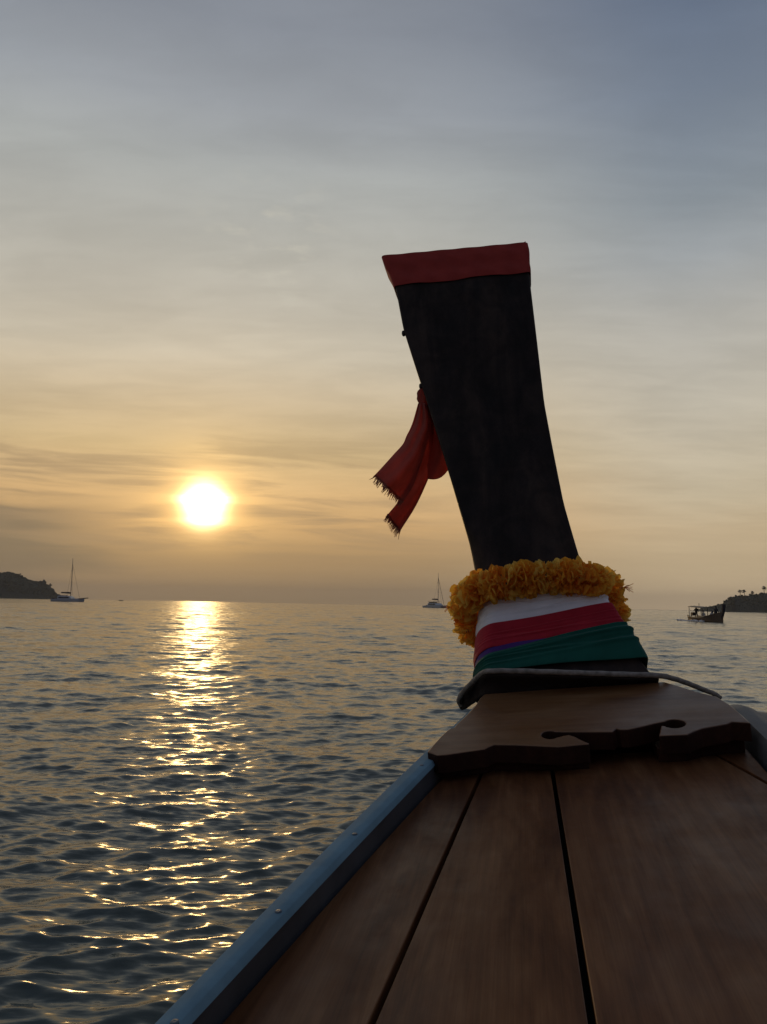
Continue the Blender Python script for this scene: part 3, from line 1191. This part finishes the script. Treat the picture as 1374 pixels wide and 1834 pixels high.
for q in range(1, len(loop)):
    acc += (loop[q] - loop[q - 1]).length
    if acc >= spacing:
        acc = 0.0
        tan = (loop[min(q + 1, len(loop) - 1)] - loop[q - 1]).normalized()
        rg = random.Random(q)
        o_ = bpy.data.objects.new('flower', flowers[nfl % 5])
        COL.objects.link(o_)
        o_.parent = gar
        ed = min(1.0, min((loop[q] - c_all[0]).length, (loop[q] - c_all[-1]).length) / 0.14)
        r_ = rg.uniform(0.055, 0.066) * (0.68 + 0.32 * ed)
        rot = tan.to_track_quat('Z', 'Y') @ Quaternion((0, 0, 1), rg.uniform(0, 6.28)) @ Quaternion((1, 0, 0), rg.uniform(-0.3, 0.3))
        o_.rotation_mode = 'QUATERNION'
        o_.rotation_quaternion = rot
        o_.scale = (r_, r_, r_ * 0.62)
        o_.location = loop[q] - gloc + Vector([rg.uniform(-.006, .006) for _ in range(3)])
        nfl += 1
v, f = tube(loop[::4], 0.006, 6)
mesh('string', v, f, M['rope'], gar, True)
parts = []
for base_px, n_, sc in (((1117, 1052), 9, 0.034), ((1110, 1088), 4, 0.015), ((806, 1088), 6, 0.022)):
    t_, s_ = hit(*base_px)
    c_ = pframe(t_)[0] + S * s_
    for q in range(n_):
        sg = 1 if base_px[0] > 1000 else -1
        d = (S * sg + U * random.uniform(-0.7, 0.9) + F * random.uniform(-.4, .4)).normalized()
        L = sc * random.uniform(0.5, 1.0)
        parts.append(tube([c_ - d * 0.02, c_ + d * L * 0.5, c_ + d * L + U * random.uniform(-.006, .006)], 0.0011, 4))
v, f = join(parts)
mesh('loose_threads', v, f, M['petal'], gar, kind='stuff')

# ------------------------------------------------------------------ bow board with its cut-out


SLP, FB, UB = 0.16, 1.86, 0.068
outline = [(868, 1243), (935, 1238), (1000, 1233), (1100, 1227), (1190, 1221), (1215, 1228), (1250, 1239), (1283, 1247), (1308, 1262), (1330, 1281), (1345, 1295),
           (1311, 1293), (1302, 1297), (1280, 1301), (1258, 1305), (1244, 1310), (1231, 1316), (1205, 1317), (1180, 1318),
           (1184, 1299)]
outline += [(1208 + 20 * math.cos(a_), 1296 + 7.5 * math.sin(a_)) for a_ in np.linspace(rad(150), rad(-150), 16)]
outline += [(1172, 1296), (1152, 1301), (1124, 1307), (1111, 1307), (1104, 1305), (1097, 1311), (1070, 1311), (1040, 1311), (1012, 1311)]
outline += [(985 + 15 * math.cos(a_), 1316 + 7 * math.sin(a_)) for a_ in np.linspace(rad(-50), rad(-320), 16)]
outline += [(1010, 1317), (1019, 1315.5), (1030, 1319), (1042, 1325), (1056, 1331), (1054, 1333), (1030, 1335), (1000, 1338), (960, 1336), (925, 1334.5), (885, 1334), (876, 1338), (868, 1342),
            (840, 1346), (800, 1352), (783, 1353), (765, 1346.5), (778, 1331), (790, 1318), (803, 1306), (813, 1303), (818, 1297), (836, 1280), (850, 1265), (860, 1250)]
bot = []
topv = []
for px, py in outline:
    f_, s_, u_ = at(px, py, UB, SLP, FB)
    # the ends of the board curl down to the rails
    topv.append(B(f_, s_, u_))
    bot.append(B(f_ + 0.004, s_, u_ - 0.044))
bm = bmesh.new()
base_l = LOC[boat.name]
tv = [bm.verts.new(x - base_l) for x in topv]
bv = [bm.verts.new(x - base_l) for x in bot]
nn = len(tv)
bm.faces.new(tv)
bm.faces.new(list(reversed(bv)))
for q in range(nn):
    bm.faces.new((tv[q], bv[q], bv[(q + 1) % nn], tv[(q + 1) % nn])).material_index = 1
bmesh.ops.recalc_face_normals(bm, faces=bm.faces)
me = bpy.data.meshes.new('bow_board')
bm.to_mesh(me)
bm.free()
me.materials.append(M['board'])
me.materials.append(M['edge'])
o_ = link('bow_board', me, M['board'], boat)
LOC[o_.name] = base_l.copy()
bevel(o_, 0.003, 2, 50)

# two feet that carry the board: the dark blocks under its after edge
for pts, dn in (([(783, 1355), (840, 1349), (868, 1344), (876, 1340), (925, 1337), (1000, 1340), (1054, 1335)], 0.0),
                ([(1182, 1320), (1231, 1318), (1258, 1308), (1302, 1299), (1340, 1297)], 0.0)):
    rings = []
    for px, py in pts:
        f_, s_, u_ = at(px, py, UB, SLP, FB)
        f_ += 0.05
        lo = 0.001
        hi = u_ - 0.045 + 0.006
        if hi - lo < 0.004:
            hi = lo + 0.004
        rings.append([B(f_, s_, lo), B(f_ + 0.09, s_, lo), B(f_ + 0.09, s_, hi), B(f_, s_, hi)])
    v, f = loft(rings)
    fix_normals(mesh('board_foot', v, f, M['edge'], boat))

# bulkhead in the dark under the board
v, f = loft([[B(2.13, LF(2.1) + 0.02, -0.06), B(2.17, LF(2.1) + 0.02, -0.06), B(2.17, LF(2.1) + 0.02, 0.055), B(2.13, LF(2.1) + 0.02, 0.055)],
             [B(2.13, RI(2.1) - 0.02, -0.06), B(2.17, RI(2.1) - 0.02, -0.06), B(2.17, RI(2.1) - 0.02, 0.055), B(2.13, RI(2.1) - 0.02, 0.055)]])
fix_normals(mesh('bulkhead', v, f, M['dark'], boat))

# ------------------------------------------------------------------ dark collar and rope round the prow foot
FR = 2.20


def on_f(px, py, f_):
    """boat point seen at a pixel at a given distance forward"""
    d = ray(px, py)
    c = CAM - O
    t = (f_ - c.dot(F)) / d.dot(F)
    return (f_, c.dot(S) + t * d.dot(S), c.dot(U) + t * d.dot(U))


rope_px = [(826, 1264, 2.33), (822, 1254, 2.32), (829, 1240, 2.30), (846, 1222, 2.26), (864, 1206, 2.22), (880, 1202, 2.20), (930, 1202, 2.19), (1000, 1204, 2.18), (1060, 1206, 2.18), (1120, 1208, 2.19),
           (1180, 1210, 2.22), (1212, 1217, 2.27), (1240, 1227, 2.34), (1262, 1236, 2.40), (1278, 1242, 2.44), (1290, 1250, 2.45)]
rp = [tuple(B(*on_f(*q))) for q in rope_px]
rope_path = smooth_path(rp, 150)
v, f = tube(rope_path, 0.0072, 12, wob=lambda i_, q: 1 + 0.06 * math.sin(3 * q + i_ * 0.9))
rope_o = mesh('rope', v, f, M['rope'], None, True)
tag(rope_o, 'thick grey mooring rope laid across the foot of the prow above the board', 'rope')

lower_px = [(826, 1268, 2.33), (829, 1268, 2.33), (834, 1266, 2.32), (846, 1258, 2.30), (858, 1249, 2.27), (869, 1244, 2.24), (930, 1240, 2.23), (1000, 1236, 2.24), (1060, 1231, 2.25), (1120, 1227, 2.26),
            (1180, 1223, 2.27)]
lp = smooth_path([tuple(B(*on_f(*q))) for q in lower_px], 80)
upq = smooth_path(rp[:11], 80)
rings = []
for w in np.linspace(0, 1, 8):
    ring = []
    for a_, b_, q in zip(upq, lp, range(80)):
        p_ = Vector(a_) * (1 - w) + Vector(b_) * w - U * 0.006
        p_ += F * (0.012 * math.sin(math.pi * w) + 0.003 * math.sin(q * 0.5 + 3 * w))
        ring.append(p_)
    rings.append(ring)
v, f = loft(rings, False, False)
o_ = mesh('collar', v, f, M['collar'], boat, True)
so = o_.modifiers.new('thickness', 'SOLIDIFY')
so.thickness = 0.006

# ------------------------------------------------------------------ red scarf flying from the prow's left edge
SD = 2.93


def sc(px, py, d=0.0):
    r_ = ray(px, py)
    c = CAM - O
    f_ = SD + d
    t = (f_ - c.dot(F)) / r_.dot(F)
    return CAM + r_ * t


scarf = empty('red_scarf', sc(765, 720), 'red fringed scarf tied to the prow edge and blowing to the left', 'scarf')


def sheet(name, left, right, nu, nv, foldf, thick=0.0018, bow=0.0):
    Lp_ = smooth_path(left, nv)
    Rp_ = smooth_path(right, nv)
    rings = []
    for q in range(nv):
        ring = []
        for x in range(nu):
            w = x / (nu - 1)
            px = Lp_[q][0] * (1 - w) + Rp_[q][0] * w
            py = Lp_[q][1] * (1 - w) + Rp_[q][1] * w
            py += bow * math.sin(math.pi * w) * (q / (nv - 1)) ** 3
            ring.append(sc(px, py, foldf(w, q / (nv - 1))))
        rings.append(ring)
    v, f = loft(rings, False, False)
    o_ = mesh(name, v, f, M['scarf'], scarf, True)
    so = o_.modifiers.new('thickness', 'SOLIDIFY')
    so.thickness = thick
    return rings


fold1 = lambda w, q: 0.045 * (0.3 + 0.7 * q) * math.sin(w * 5.2 + 0.9 + q * 2.2) + 0.010 * math.sin(w * 13 + q * 5) - 0.02
tailA = sheet('tail', [(749, 722), (739, 757), (729, 780), (722, 796), (705, 815), (688, 834), (672, 851)],
              [(762, 722), (771, 760), (766, 790), (756, 825), (748, 850), (738, 875), (722, 899)], 36, 40, fold1)
fold2 = lambda w, q: 0.032 * math.sin(w * 4.6 + 2.2 + q * 2.5) + 0.05 + 0.012 * q
tailB = sheet('tail', [(753, 724), (751, 770), (744, 805), (736, 840), (728, 870), (714, 898), (694, 922)],
              [(772, 722), (788, 770), (788, 800), (776, 835), (763, 868), (744, 908), (717, 951)], 36, 44, fold2)
fold3 = lambda w, q: 0.05 + 0.02 * math.sin(w * 6 + q * 3)
sheet('flap', [(750, 704), (752, 738), (757, 770), (763, 800), (766, 835), (767, 858)],
      [(775, 700), (790, 735), (803, 770), (808, 800), (809, 822), (808, 836)], 24, 30, lambda w, q: fold3(w, q) + 0.0, bow=9.0)
knot_c = sc(756, 716, -0.005)
rings = []
for q in range(14):
    ph = math.pi * q / 13
    ring = []
    for x in range(18):
        th = 2 * math.pi * x / 18
        k_ = (1 + 0.20 * math.sin(3 * th + q * 0.7) + 0.10 * math.sin(7 * th - q * 1.3)) * (0.75 + 0.35 * math.cos(ph))
        ring.append(knot_c + S * (0.024 * math.sin(ph) * math.cos(th) * k_ + 0.004) + F * (0.026 * math.sin(ph) * math.sin(th) * k_) + U * (0.046 * math.cos(ph)))
    rings.append(ring)
v, f = loft(rings)
fix_normals(mesh('knot', v, f, M['scarf'], scarf, True))
parts = []
for tail, n_ in ((tailA, 75), (tailB, 55)):
    last, prev_ = tail[-1], tail[-4]
    for q in range(n_):
        x = q / (n_ - 1) * (len(last) - 1)
        i_ = min(int(x), len(last) - 2)
        p_ = last[i_].lerp(last[i_ + 1], x - i_)
        d = (p_ - prev_[i_].lerp(prev_[i_ + 1], x - i_)).normalized()
        d = (d + S * (random.uniform(-.35, .25) - 0.3 * math.sin(q * 0.45)) + U * random.uniform(-.45, .25) + F * random.uniform(-.3, .3)).normalized()
        L = random.uniform(0.008, 0.030)
        parts.append(tube([p_ - d * 0.004, p_ + d * L * 0.5, p_ + d * L + U * random.uniform(-.007, .001) + S * random.uniform(-.005, .004)],
                          lambda w: 0.0023 * (1 - 0.5 * w), 4))
v, f = join(parts)
mesh('fringe', v, f, M['fringe'], scarf, kind='stuff')

# ------------------------------------------------------------------ distant boats
M['white_hull'] = plain('white gelcoat', (0.48, 0.49, 0.50), 0.35, 0.08, 2.0)
M['glass'] = plain('dark cabin glass', (0.015, 0.018, 0.02), 0.12, 0.1, 2.0, 0.6)
M['mast'] = plain('dull aluminium mast', (0.25, 0.23, 0.21), 0.5, 0.1, 2.0, metallic=0.3)
M['sailbag'] = plain('dark canvas sail bag', (0.03, 0.03, 0.04), 0.85)
M['rig'] = plain('dark rigging', (0.06, 0.05, 0.05), 0.6)


def water_point(px, d):
    """a place on the water d metres off, in the direction of a pixel column on the horizon"""
    r_ = ray(px, 1082.5 + 0.0183 * (px - PW / 2))
    h = Vector((r_.x, r_.y, 0)).normalized()
    return h * d


def catamaran(px, d, heading, L, mast_h, label, fly, sprit, group):
    c = water_point(px, d)
    t_ = empty('catamaran', c, label, 'catamaran', group)
    hx = Vector((math.sin(heading), math.cos(heading), 0))
    hy = Vector((hx.y, -hx.x, 0))
    hz = Vector((0, 0, 1))
    P = lambda x, y, z: c + hx * x + hy * y + hz * z
    W = L * 0.24
    for sg in (-1, 1):
        rings = []
        for w in np.linspace(0, 1, 12):
            x = -L / 2 + L * w
            b_ = L * 0.062 * (1 - max(0, (w - 0.45) / 0.55) ** 2.2) + 0.03
            fb = 1.15 + 0.45 * w
            lowx = x - 0.5 * w if w > 0.9 else x
            rings.append([P(x, sg * W + b_, fb), P(x, sg * W + b_ * 0.95, 0.5), P(lowx, sg * W + b_ * 0.5, -0.4), P(lowx, sg * W - b_ * 0.5, -0.4), P(x, sg * W - b_ * 0.95, 0.5), P(x, sg * W - b_, fb)])
        v, f = loft(rings)
        fix_normals(mesh('hull', v, f, M['white_hull'], t_))
    v, f = box(P(-L * 0.08, 0, 1.05), hx * L * 0.32, hy * W * 0.95, hz * 0.25)
    mesh('bridge_deck', v, f, M['white_hull'], t_)
    rings = []
    for z, x0, x1, y_ in ((1.3, -0.30, 0.20, 0.92), (2.1, -0.30, 0.16, 0.86), (2.6, -0.29, 0.10, 0.80), (2.75, -0.28, 0.07, 0.74)):
        rings.append([P(L * x0, -W * y_, z), P(L * x1, -W * y_ * 0.8, z), P(L * x1, W * y_ * 0.8, z), P(L * x0, W * y_, z)])
    v, f = loft(rings)
    cabin = fix_normals(mesh('cabin', v, f, M['white_hull'], t_))
    for sg in (-1, 1):
        rings = []
        for x in (-0.26, -0.09, 0.10):
            y0 = W * (0.92 - 0.06 * 0.2 - (x + 0.3) * 0.38) + 0.06
            rings.append([P(L * x, sg * (y0), 1.65), P(L * x, sg * (y0 + 0.03), 1.65), P(L * x, sg * (y0 - 0.05), 2.3), P(L * x, sg * (y0 - 0.08), 2.3)])
        v, f = loft(rings)
        fix_normals(mesh('window', v, f, M['glass'], cabin))
    if fly:
        v, f = box(P(-L * 0.14, 0, 3.75), hx * L * 0.17, hy * W * 0.8, hz * 0.08)
        top = mesh('bimini_roof', v, f, M['white_hull'], t_)
        parts = [tube([P(L * x, W * y_, 2.65), P(L * x, W * y_, 3.75)], 0.06, 6) for x in (-0.28, 0.0) for y_ in (-0.7, 0.7)]
        for pv, pf in parts:
            mesh('support', pv, pf, M['mast'], top)
        v, f = box(P(-L * 0.2, 0, 3.0), hx * L * 0.1, hy * W * 0.55, hz * 0.35)
        mesh('helm_seat', v, f, M['sailbag'], t_)
    else:
        v, f = box(P(-L * 0.2, 0, 2.95), hx * L * 0.12, hy * W * 0.6, hz * 0.10)
        mesh('cockpit_roof', v, f, M['sailbag'], t_)
    mx = L * 0.09
    v, f = tube([P(mx, 0, 1.8), P(mx - 0.05, 0, mast_h * 0.6), P(mx - 0.1, 0, mast_h)], lambda q: 0.17 - 0.06 * q, 8)
    mast = mesh('mast', v, f, M['mast'], t_, True)
    for z in (0.45, 0.72):
        v, f = tube([P(mx, -1.0, mast_h * z), P(mx + 0.1, 0, mast_h * z), P(mx, 1.0, mast_h * z)], 0.05, 5)
        mesh('spreader', v, f, M['rig'], mast)
    bz = 4.6 if fly else 3.9
    v, f = tube([P(mx - 0.2, 0, bz), P(mx - L * 0.2, 0, bz + 0.1), P(mx - L * 0.36, 0, bz + 0.2)], 0.12, 8)
    boom = mesh('boom', v, f, M['mast'], t_)
    v, f = tube(smooth_path([P(mx - 0.2, 0, bz + 0.25), P(mx - L * 0.1, 0, bz + 0.42), P(mx - L * 0.25, 0, bz + 0.4), P(mx - L * 0.35, 0, bz + 0.45)], 12),
                lambda q: 0.38 - 0.15 * q, 8)
    mesh('sail_bag', v, f, M['sailbag'], boom, True)
    v, f = tube([P(mx, 0, mast_h * 0.86), P(L * 0.42, 0, 1.9)], 0.05 if not fly else 0.10, 6)
    mesh('forestay', v, f, M['rig'], t_)
    for sg in (-1, 1):
        v, f = tube([P(mx, 0, mast_h * 0.86), P(mx - 0.6, sg * W, 1.6)], 0.035, 5)
        mesh('shroud', v, f, M['rig'], t_)
    v, f = tube([P(L * 0.40, -W, 1.35), P(L * 0.40, W, 1.35)], 0.12, 6)
    mesh('crossbeam', v, f, M['mast'], t_)
    if sprit:
        v, f = tube([P(L * 0.34, 0, 1.4), P(L * 0.5 + sprit, 0, 1.9)], 0.22, 6)
        mesh('bowsprit', v, f, M['rig'], t_)
    v, f = box(P(-L * 0.49, 0, 1.3), hx * 0.5, hy * 1.3, hz * 0.28)
    bevel(mesh('dinghy', v, f, M['sailbag'], t_), 0.15)
    return t_


catamaran(122, 400, rad(92), 13.2, 20.8, 'anchored white catamaran with bare mast and bowsprit, off the left headland', False, 3.2, 'catamarans at anchor')
catamaran(782, 450, rad(140), 14.5, 20.2, 'white catamaran with raised helm roof on the horizon left of the prow', True, 0.0, 'catamarans at anchor')

# far small boat near the horizon
c = water_point(217, 900)
t_ = empty('small_boat', c, 'tiny dark open boat on the horizon right of the left catamaran', 'boat')
hx, hy, hz = Vector((1, -0.2, 0)).normalized(), Vector((0.2, 1, 0)).normalized(), Vector((0, 0, 1))
rings = []
for w in np.linspace(0, 1, 9):
    x = -2.8 + 5.6 * w
    b_ = 0.7 * (1 - abs(2 * w - 0.9) ** 3 * 0.7)
    rings.append([c + hx * x + hy * b_ + hz * (0.55 + 0.4 * w * w), c + hx * x + hy * b_ * 0.6 - hz * 0.2, c + hx * x - hy * b_ * 0.6 - hz * 0.2, c + hx * x - hy * b_ + hz * (0.55 + 0.4 * w * w)])
v, f = loft(rings)
fix_normals(mesh('hull', v, f, M['rig'], t_))
v, f = box(c - hx * 0.6 + hz * 0.75, hx * 0.8, hy * 0.5, hz * 0.3)
bevel(mesh('cabin', v, f, M['rig'], t_), 0.1)

# distant longtail under way
M['lt_hull'] = plain('dark varnished hull', (0.060, 0.038, 0.026), 0.5, 0.25, 1.5)
M['lt_white'] = plain('pale painted strake', (0.42, 0.38, 0.30), 0.6, 0.15, 1.5)
M['canopy'] = plain('tan canvas canopy', (0.30, 0.25, 0.18), 0.8, 0.15, 1.5)
M['skin'] = plain('brown skin', (0.20, 0.11, 0.07), 0.6)
M['shirt_dark'] = plain('dark clothing', (0.03, 0.03, 0.035), 0.85)
M['vest'] = plain('pale life vest', (0.62, 0.58, 0.50), 0.8)
M['foam'] = plain('white water', (0.70, 0.70, 0.70), 0.8, 0.2, 3.0)
c = water_point(1266, 106)
LH = rad(118)
hx = Vector((math.sin(LH), math.cos(LH), 0))
# heading towards the lower right: bow nearer than stern
hx = Vector((0.03, -1.0, 0)).normalized()
hy = Vector((-hx.y, hx.x, 0))
hz = Vector((0, 0, 1))
Q = lambda x, y, z: c + hx * x + hy * y + hz * z
lt = empty('longtail_boat', c, 'dark wooden longtail boat with canopy and passengers under way before the right cape', 'boat')
LB2 = 8.6
rings = []
for w in np.linspace(0, 1, 18):
    x = -LB2 / 2 + LB2 * w
    b_ = 0.85 * (1 - max(0, (w - 0.4) / 0.6) ** 2.4) * (0.75 + 0.25 * min(1, w / 0.3)) + 0.04
    sh = 0.62 + 0.75 * max(0, (w - 0.35) / 0.65) ** 2
    if w < 0.2:
        sh += 0.2 * (1 - w / 0.2)
    rings.append([Q(x, b_, sh), Q(x, b_ * 0.8, 0.1), Q(x, b_ * 0.3, -0.35), Q(x, -b_ * 0.3, -0.35), Q(x, -b_ * 0.8, 0.1), Q(x, -b_, sh), Q(x, -b_ + 0.07, sh), Q(x, -b_ * 0.7, 0.15), Q(x, b_ * 0.7, 0.15), Q(x, b_ - 0.07, sh)])
v, f = loft(rings)
fix_normals(mesh('hull', v, f, M['lt_hull'], lt))
rings = []
for w in np.linspace(0, 0.62, 10):
    x = -LB2 / 2 + LB2 * w
    b_ = 0.85 * (1 - max(0, (w - 0.4) / 0.6) ** 2.4) * (0.75 + 0.25 * min(1, w / 0.3)) + 0.04
    sh = 0.62 + 0.75 * max(0, (w - 0.35) / 0.65) ** 2 + (0.2 * (1 - w / 0.2) if w < 0.2 else 0)
    rings.append([Q(x, -b_ - 0.03, sh - 0.02), Q(x, -b_ - 0.03, sh - 0.10), Q(x, -b_ * 0.98, sh - 0.10), Q(x, -b_ * 0.98, sh - 0.02)])
v, f = loft(rings)
fix_normals(mesh('strake', v, f, M['lt_white'], lt))
pth = smooth_path([Q(3.95, 0, 0.5), Q(4.30, 0, 1.1), Q(4.5, 0, 1.6), Q(4.6, 0, 2.2)], 12)
rings = []
for q, p_ in enumerate(pth):
    p_ = Vector(p_)
    w = 0.13 + 0.05 * (q / 11)
    rings.append([p_ + hx * 0.12 + hy * w, p_ + hx * 0.12 - hy * w, p_ - hx * 0.12 - hy * w, p_ - hx * 0.12 + hy * w])
v, f = loft(rings)
fix_normals(mesh('prow', v, f, M['sailbag'], lt))
# canopy on posts
rings = []
for x in np.linspace(-3.6, 0.6, 8):
    rings.append([Q(x, y_, 1.86 - 0.16 * (x + 3.6) / 4.2 + 0.10 * (1 - (y_ / 0.85) ** 2)) for y_ in np.linspace(-0.85, 0.85, 7)])
v, f = loft(rings, False, False)
o_ = mesh('canopy', v, f, M['canopy'], lt, True)
o_.modifiers.new('thickness', 'SOLIDIFY').thickness = 0.06
for x in (-3.4, -1.5, 0.4):
    for y_ in (-0.78, 0.78):
        v, f = tube([Q(x, y_, 0.5), Q(x, y_, 1.82 - 0.16 * (x + 3.6) / 4.2)], 0.045, 6)
        mesh('canopy_post', v, f, M['lt_white'] if x < -3 else M['lt_hull'], lt)
v, f = tube([Q(-2.2, 0, 1.88), Q(-2.2, 0, 2.35)], 0.035, 5)
mesh('flag_pole', v, f, M['lt_hull'], lt)
v, f = box(Q(-3.9, 0, 0.95), hx * 0.35, hy * 0.25, hz * 0.22)
bevel(mesh('engine', v, f, M['iron'], lt), 0.06)
v, f = tube([Q(-4.0, 0, 0.95), Q(-5.2, 0.1, 0.45), Q(-6.6, 0.15, -0.15)], 0.05, 6)
mesh('propeller_shaft', v, f, M['iron'], lt)


def person(base_p, facing, seated, shirt, label):
    """one continuous body grown from a skeleton, with hair as a child"""
    fx = facing.normalized()
    sx = Vector((fx.y, -fx.x, 0))
    Pt = lambda f_, s_, z: tuple(fx * f_ + sx * s_ + Vector((0, 0, z)))
    hip = 0.12 if seated else 0.9
    J = [(Pt(0, 0, hip), 0.15), (Pt(0, 0, hip + 0.25), 0.13), (Pt(0.02, 0, hip + 0.45), 0.15), (Pt(0.03, 0, hip + 0.57), 0.055), (Pt(0.04, 0, hip + 0.70), 0.10), (Pt(0.04, 0, hip + 0.80), 0.085)]
    E_ = [(0, 1), (1, 2), (2, 3), (3, 4), (4, 5)]
    for sg in (-1, 1):
        o0 = len(J)
        J += [(Pt(0.02, 0.18 * sg, hip + 0.47), 0.06), (Pt(0.10, 0.22 * sg, hip + 0.22), 0.045), (Pt(0.28, 0.16 * sg, hip + 0.12), 0.035), (Pt(0.34, 0.15 * sg, hip + 0.10), 0.035)]
        E_ += [(2, o0), (o0, o0 + 1), (o0 + 1, o0 + 2), (o0 + 2, o0 + 3)]
        o0 = len(J)
        if seated:
            J += [(Pt(0.03, 0.10 * sg, hip - 0.01), 0.085), (Pt(0.42, 0.11 * sg, hip + 0.04), 0.065), (Pt(0.45, 0.11 * sg, hip - 0.36), 0.045), (Pt(0.57, 0.11 * sg, hip - 0.40), 0.04)]
        else:
            J += [(Pt(0.0, 0.10 * sg, hip - 0.04), 0.085), (Pt(0.04, 0.11 * sg, hip - 0.44), 0.065), (Pt(0.0, 0.11 * sg, hip - 0.84), 0.045), (Pt(0.13, 0.11 * sg, hip - 0.87), 0.04)]
        E_ += [(0, o0), (o0, o0 + 1), (o0 + 1, o0 + 2), (o0 + 2, o0 + 3)]
    root = empty('person', base_p, label, 'person')
    me = bpy.data.meshes.new('body')
    me.from_pydata([j_[0] for j_ in J], E_, [])
    o_ = bpy.data.objects.new('body', me)
    COL.objects.link(o_)
    o_.parent = root
    me.materials.append(shirt)
    sk = o_.modifiers.new('skin', 'SKIN')
    if not me.skin_vertices:
        bpy.context.view_layer.objects.active = o_
        me.attributes  # layer comes with the modifier
    lay = me.skin_vertices[0].data if me.skin_vertices else None
    if lay:
        for q, (_, r_) in enumerate(J):
            lay[q].radius = (r_, r_)
            lay[q].use_root = (q == 0)
    o_.modifiers.new('smooth', 'SUBSURF').levels = 1
    o_.modifiers['smooth'].render_levels = 1
    hd = Vector(Pt(0.02, 0, hip + 0.78))
    v, f = blob(hd, 0.115, 5)
    hm = bpy.data.meshes.new('hair')
    hm.from_pydata([tuple(x) for x in v], [], f)
    ho = link('hair', hm, M['shirt_dark'], root, True)
    return root


person(Q(-3.3, 0.1, 0.22), hx, False, M['shirt_dark'], 'boatman in dark clothes standing at the stern of the distant longtail boat')
person(Q(-0.2, -0.35, 0.42), hx, True, M['vest'], 'passenger in a pale life vest sitting amidships in the distant longtail')
person(Q(0.9, 0.3, 0.42), hx, True, M['shirt_dark'], 'passenger in dark clothes sitting amidships in the distant longtail')
person(Q(1.7, -0.2, 0.45), hx, True, M['vest'], 'passenger in a pale vest nearest the bow of the distant longtail')
person(Q(2.3, 0.1, 0.22), hx, False, M['shirt_dark'], 'dark dressed passenger standing behind the prow of the distant longtail')

# broken water thrown up along its side and astern
parts = []
rg = random.Random(11)
for q in range(90):
    x = rg.uniform(-5.4, 1.0)
    side = -1 if rg.random() < 0.75 else 1
    y_ = side * (0.75 + rg.uniform(0.0, 0.25) + 0.10 * max(0, -x))
    r_ = rg.uniform(0.08, 0.22)
    parts.append(blob(Q(x, y_, rg.uniform(-0.05, 0.12)), r_, q))
v, f = join(parts)
tag(mesh('wake_foam', v, f, M['foam'], None, True), 'white foam along the side of the distant longtail boat', kind='stuff')

# ------------------------------------------------------------------ sea haze: one closed box of even, thin air round everything
HZ = 7000.0
hm = bpy.data.materials.new('sea haze')
hm.use_nodes = True
hn = Nodes(hm.node_tree)
ho = hn.add('ShaderNodeOutputMaterial')
hv = hn.add('ShaderNodeVolumePrincipled')
hv.inputs['Color'].default_value = (0.97, 0.91, 0.82, 1)
hv.inputs['Density'].default_value = 1.3e-4
hn.link(hv.outputs[0], ho.inputs['Volume'])
v, f = box((0, 0, 60.5), (HZ, 0, 0), (0, HZ, 0), (0, 0, 62.5))
tag(mesh('haze', v, f, hm), 'thin warm sea haze over the water', kind='stuff')
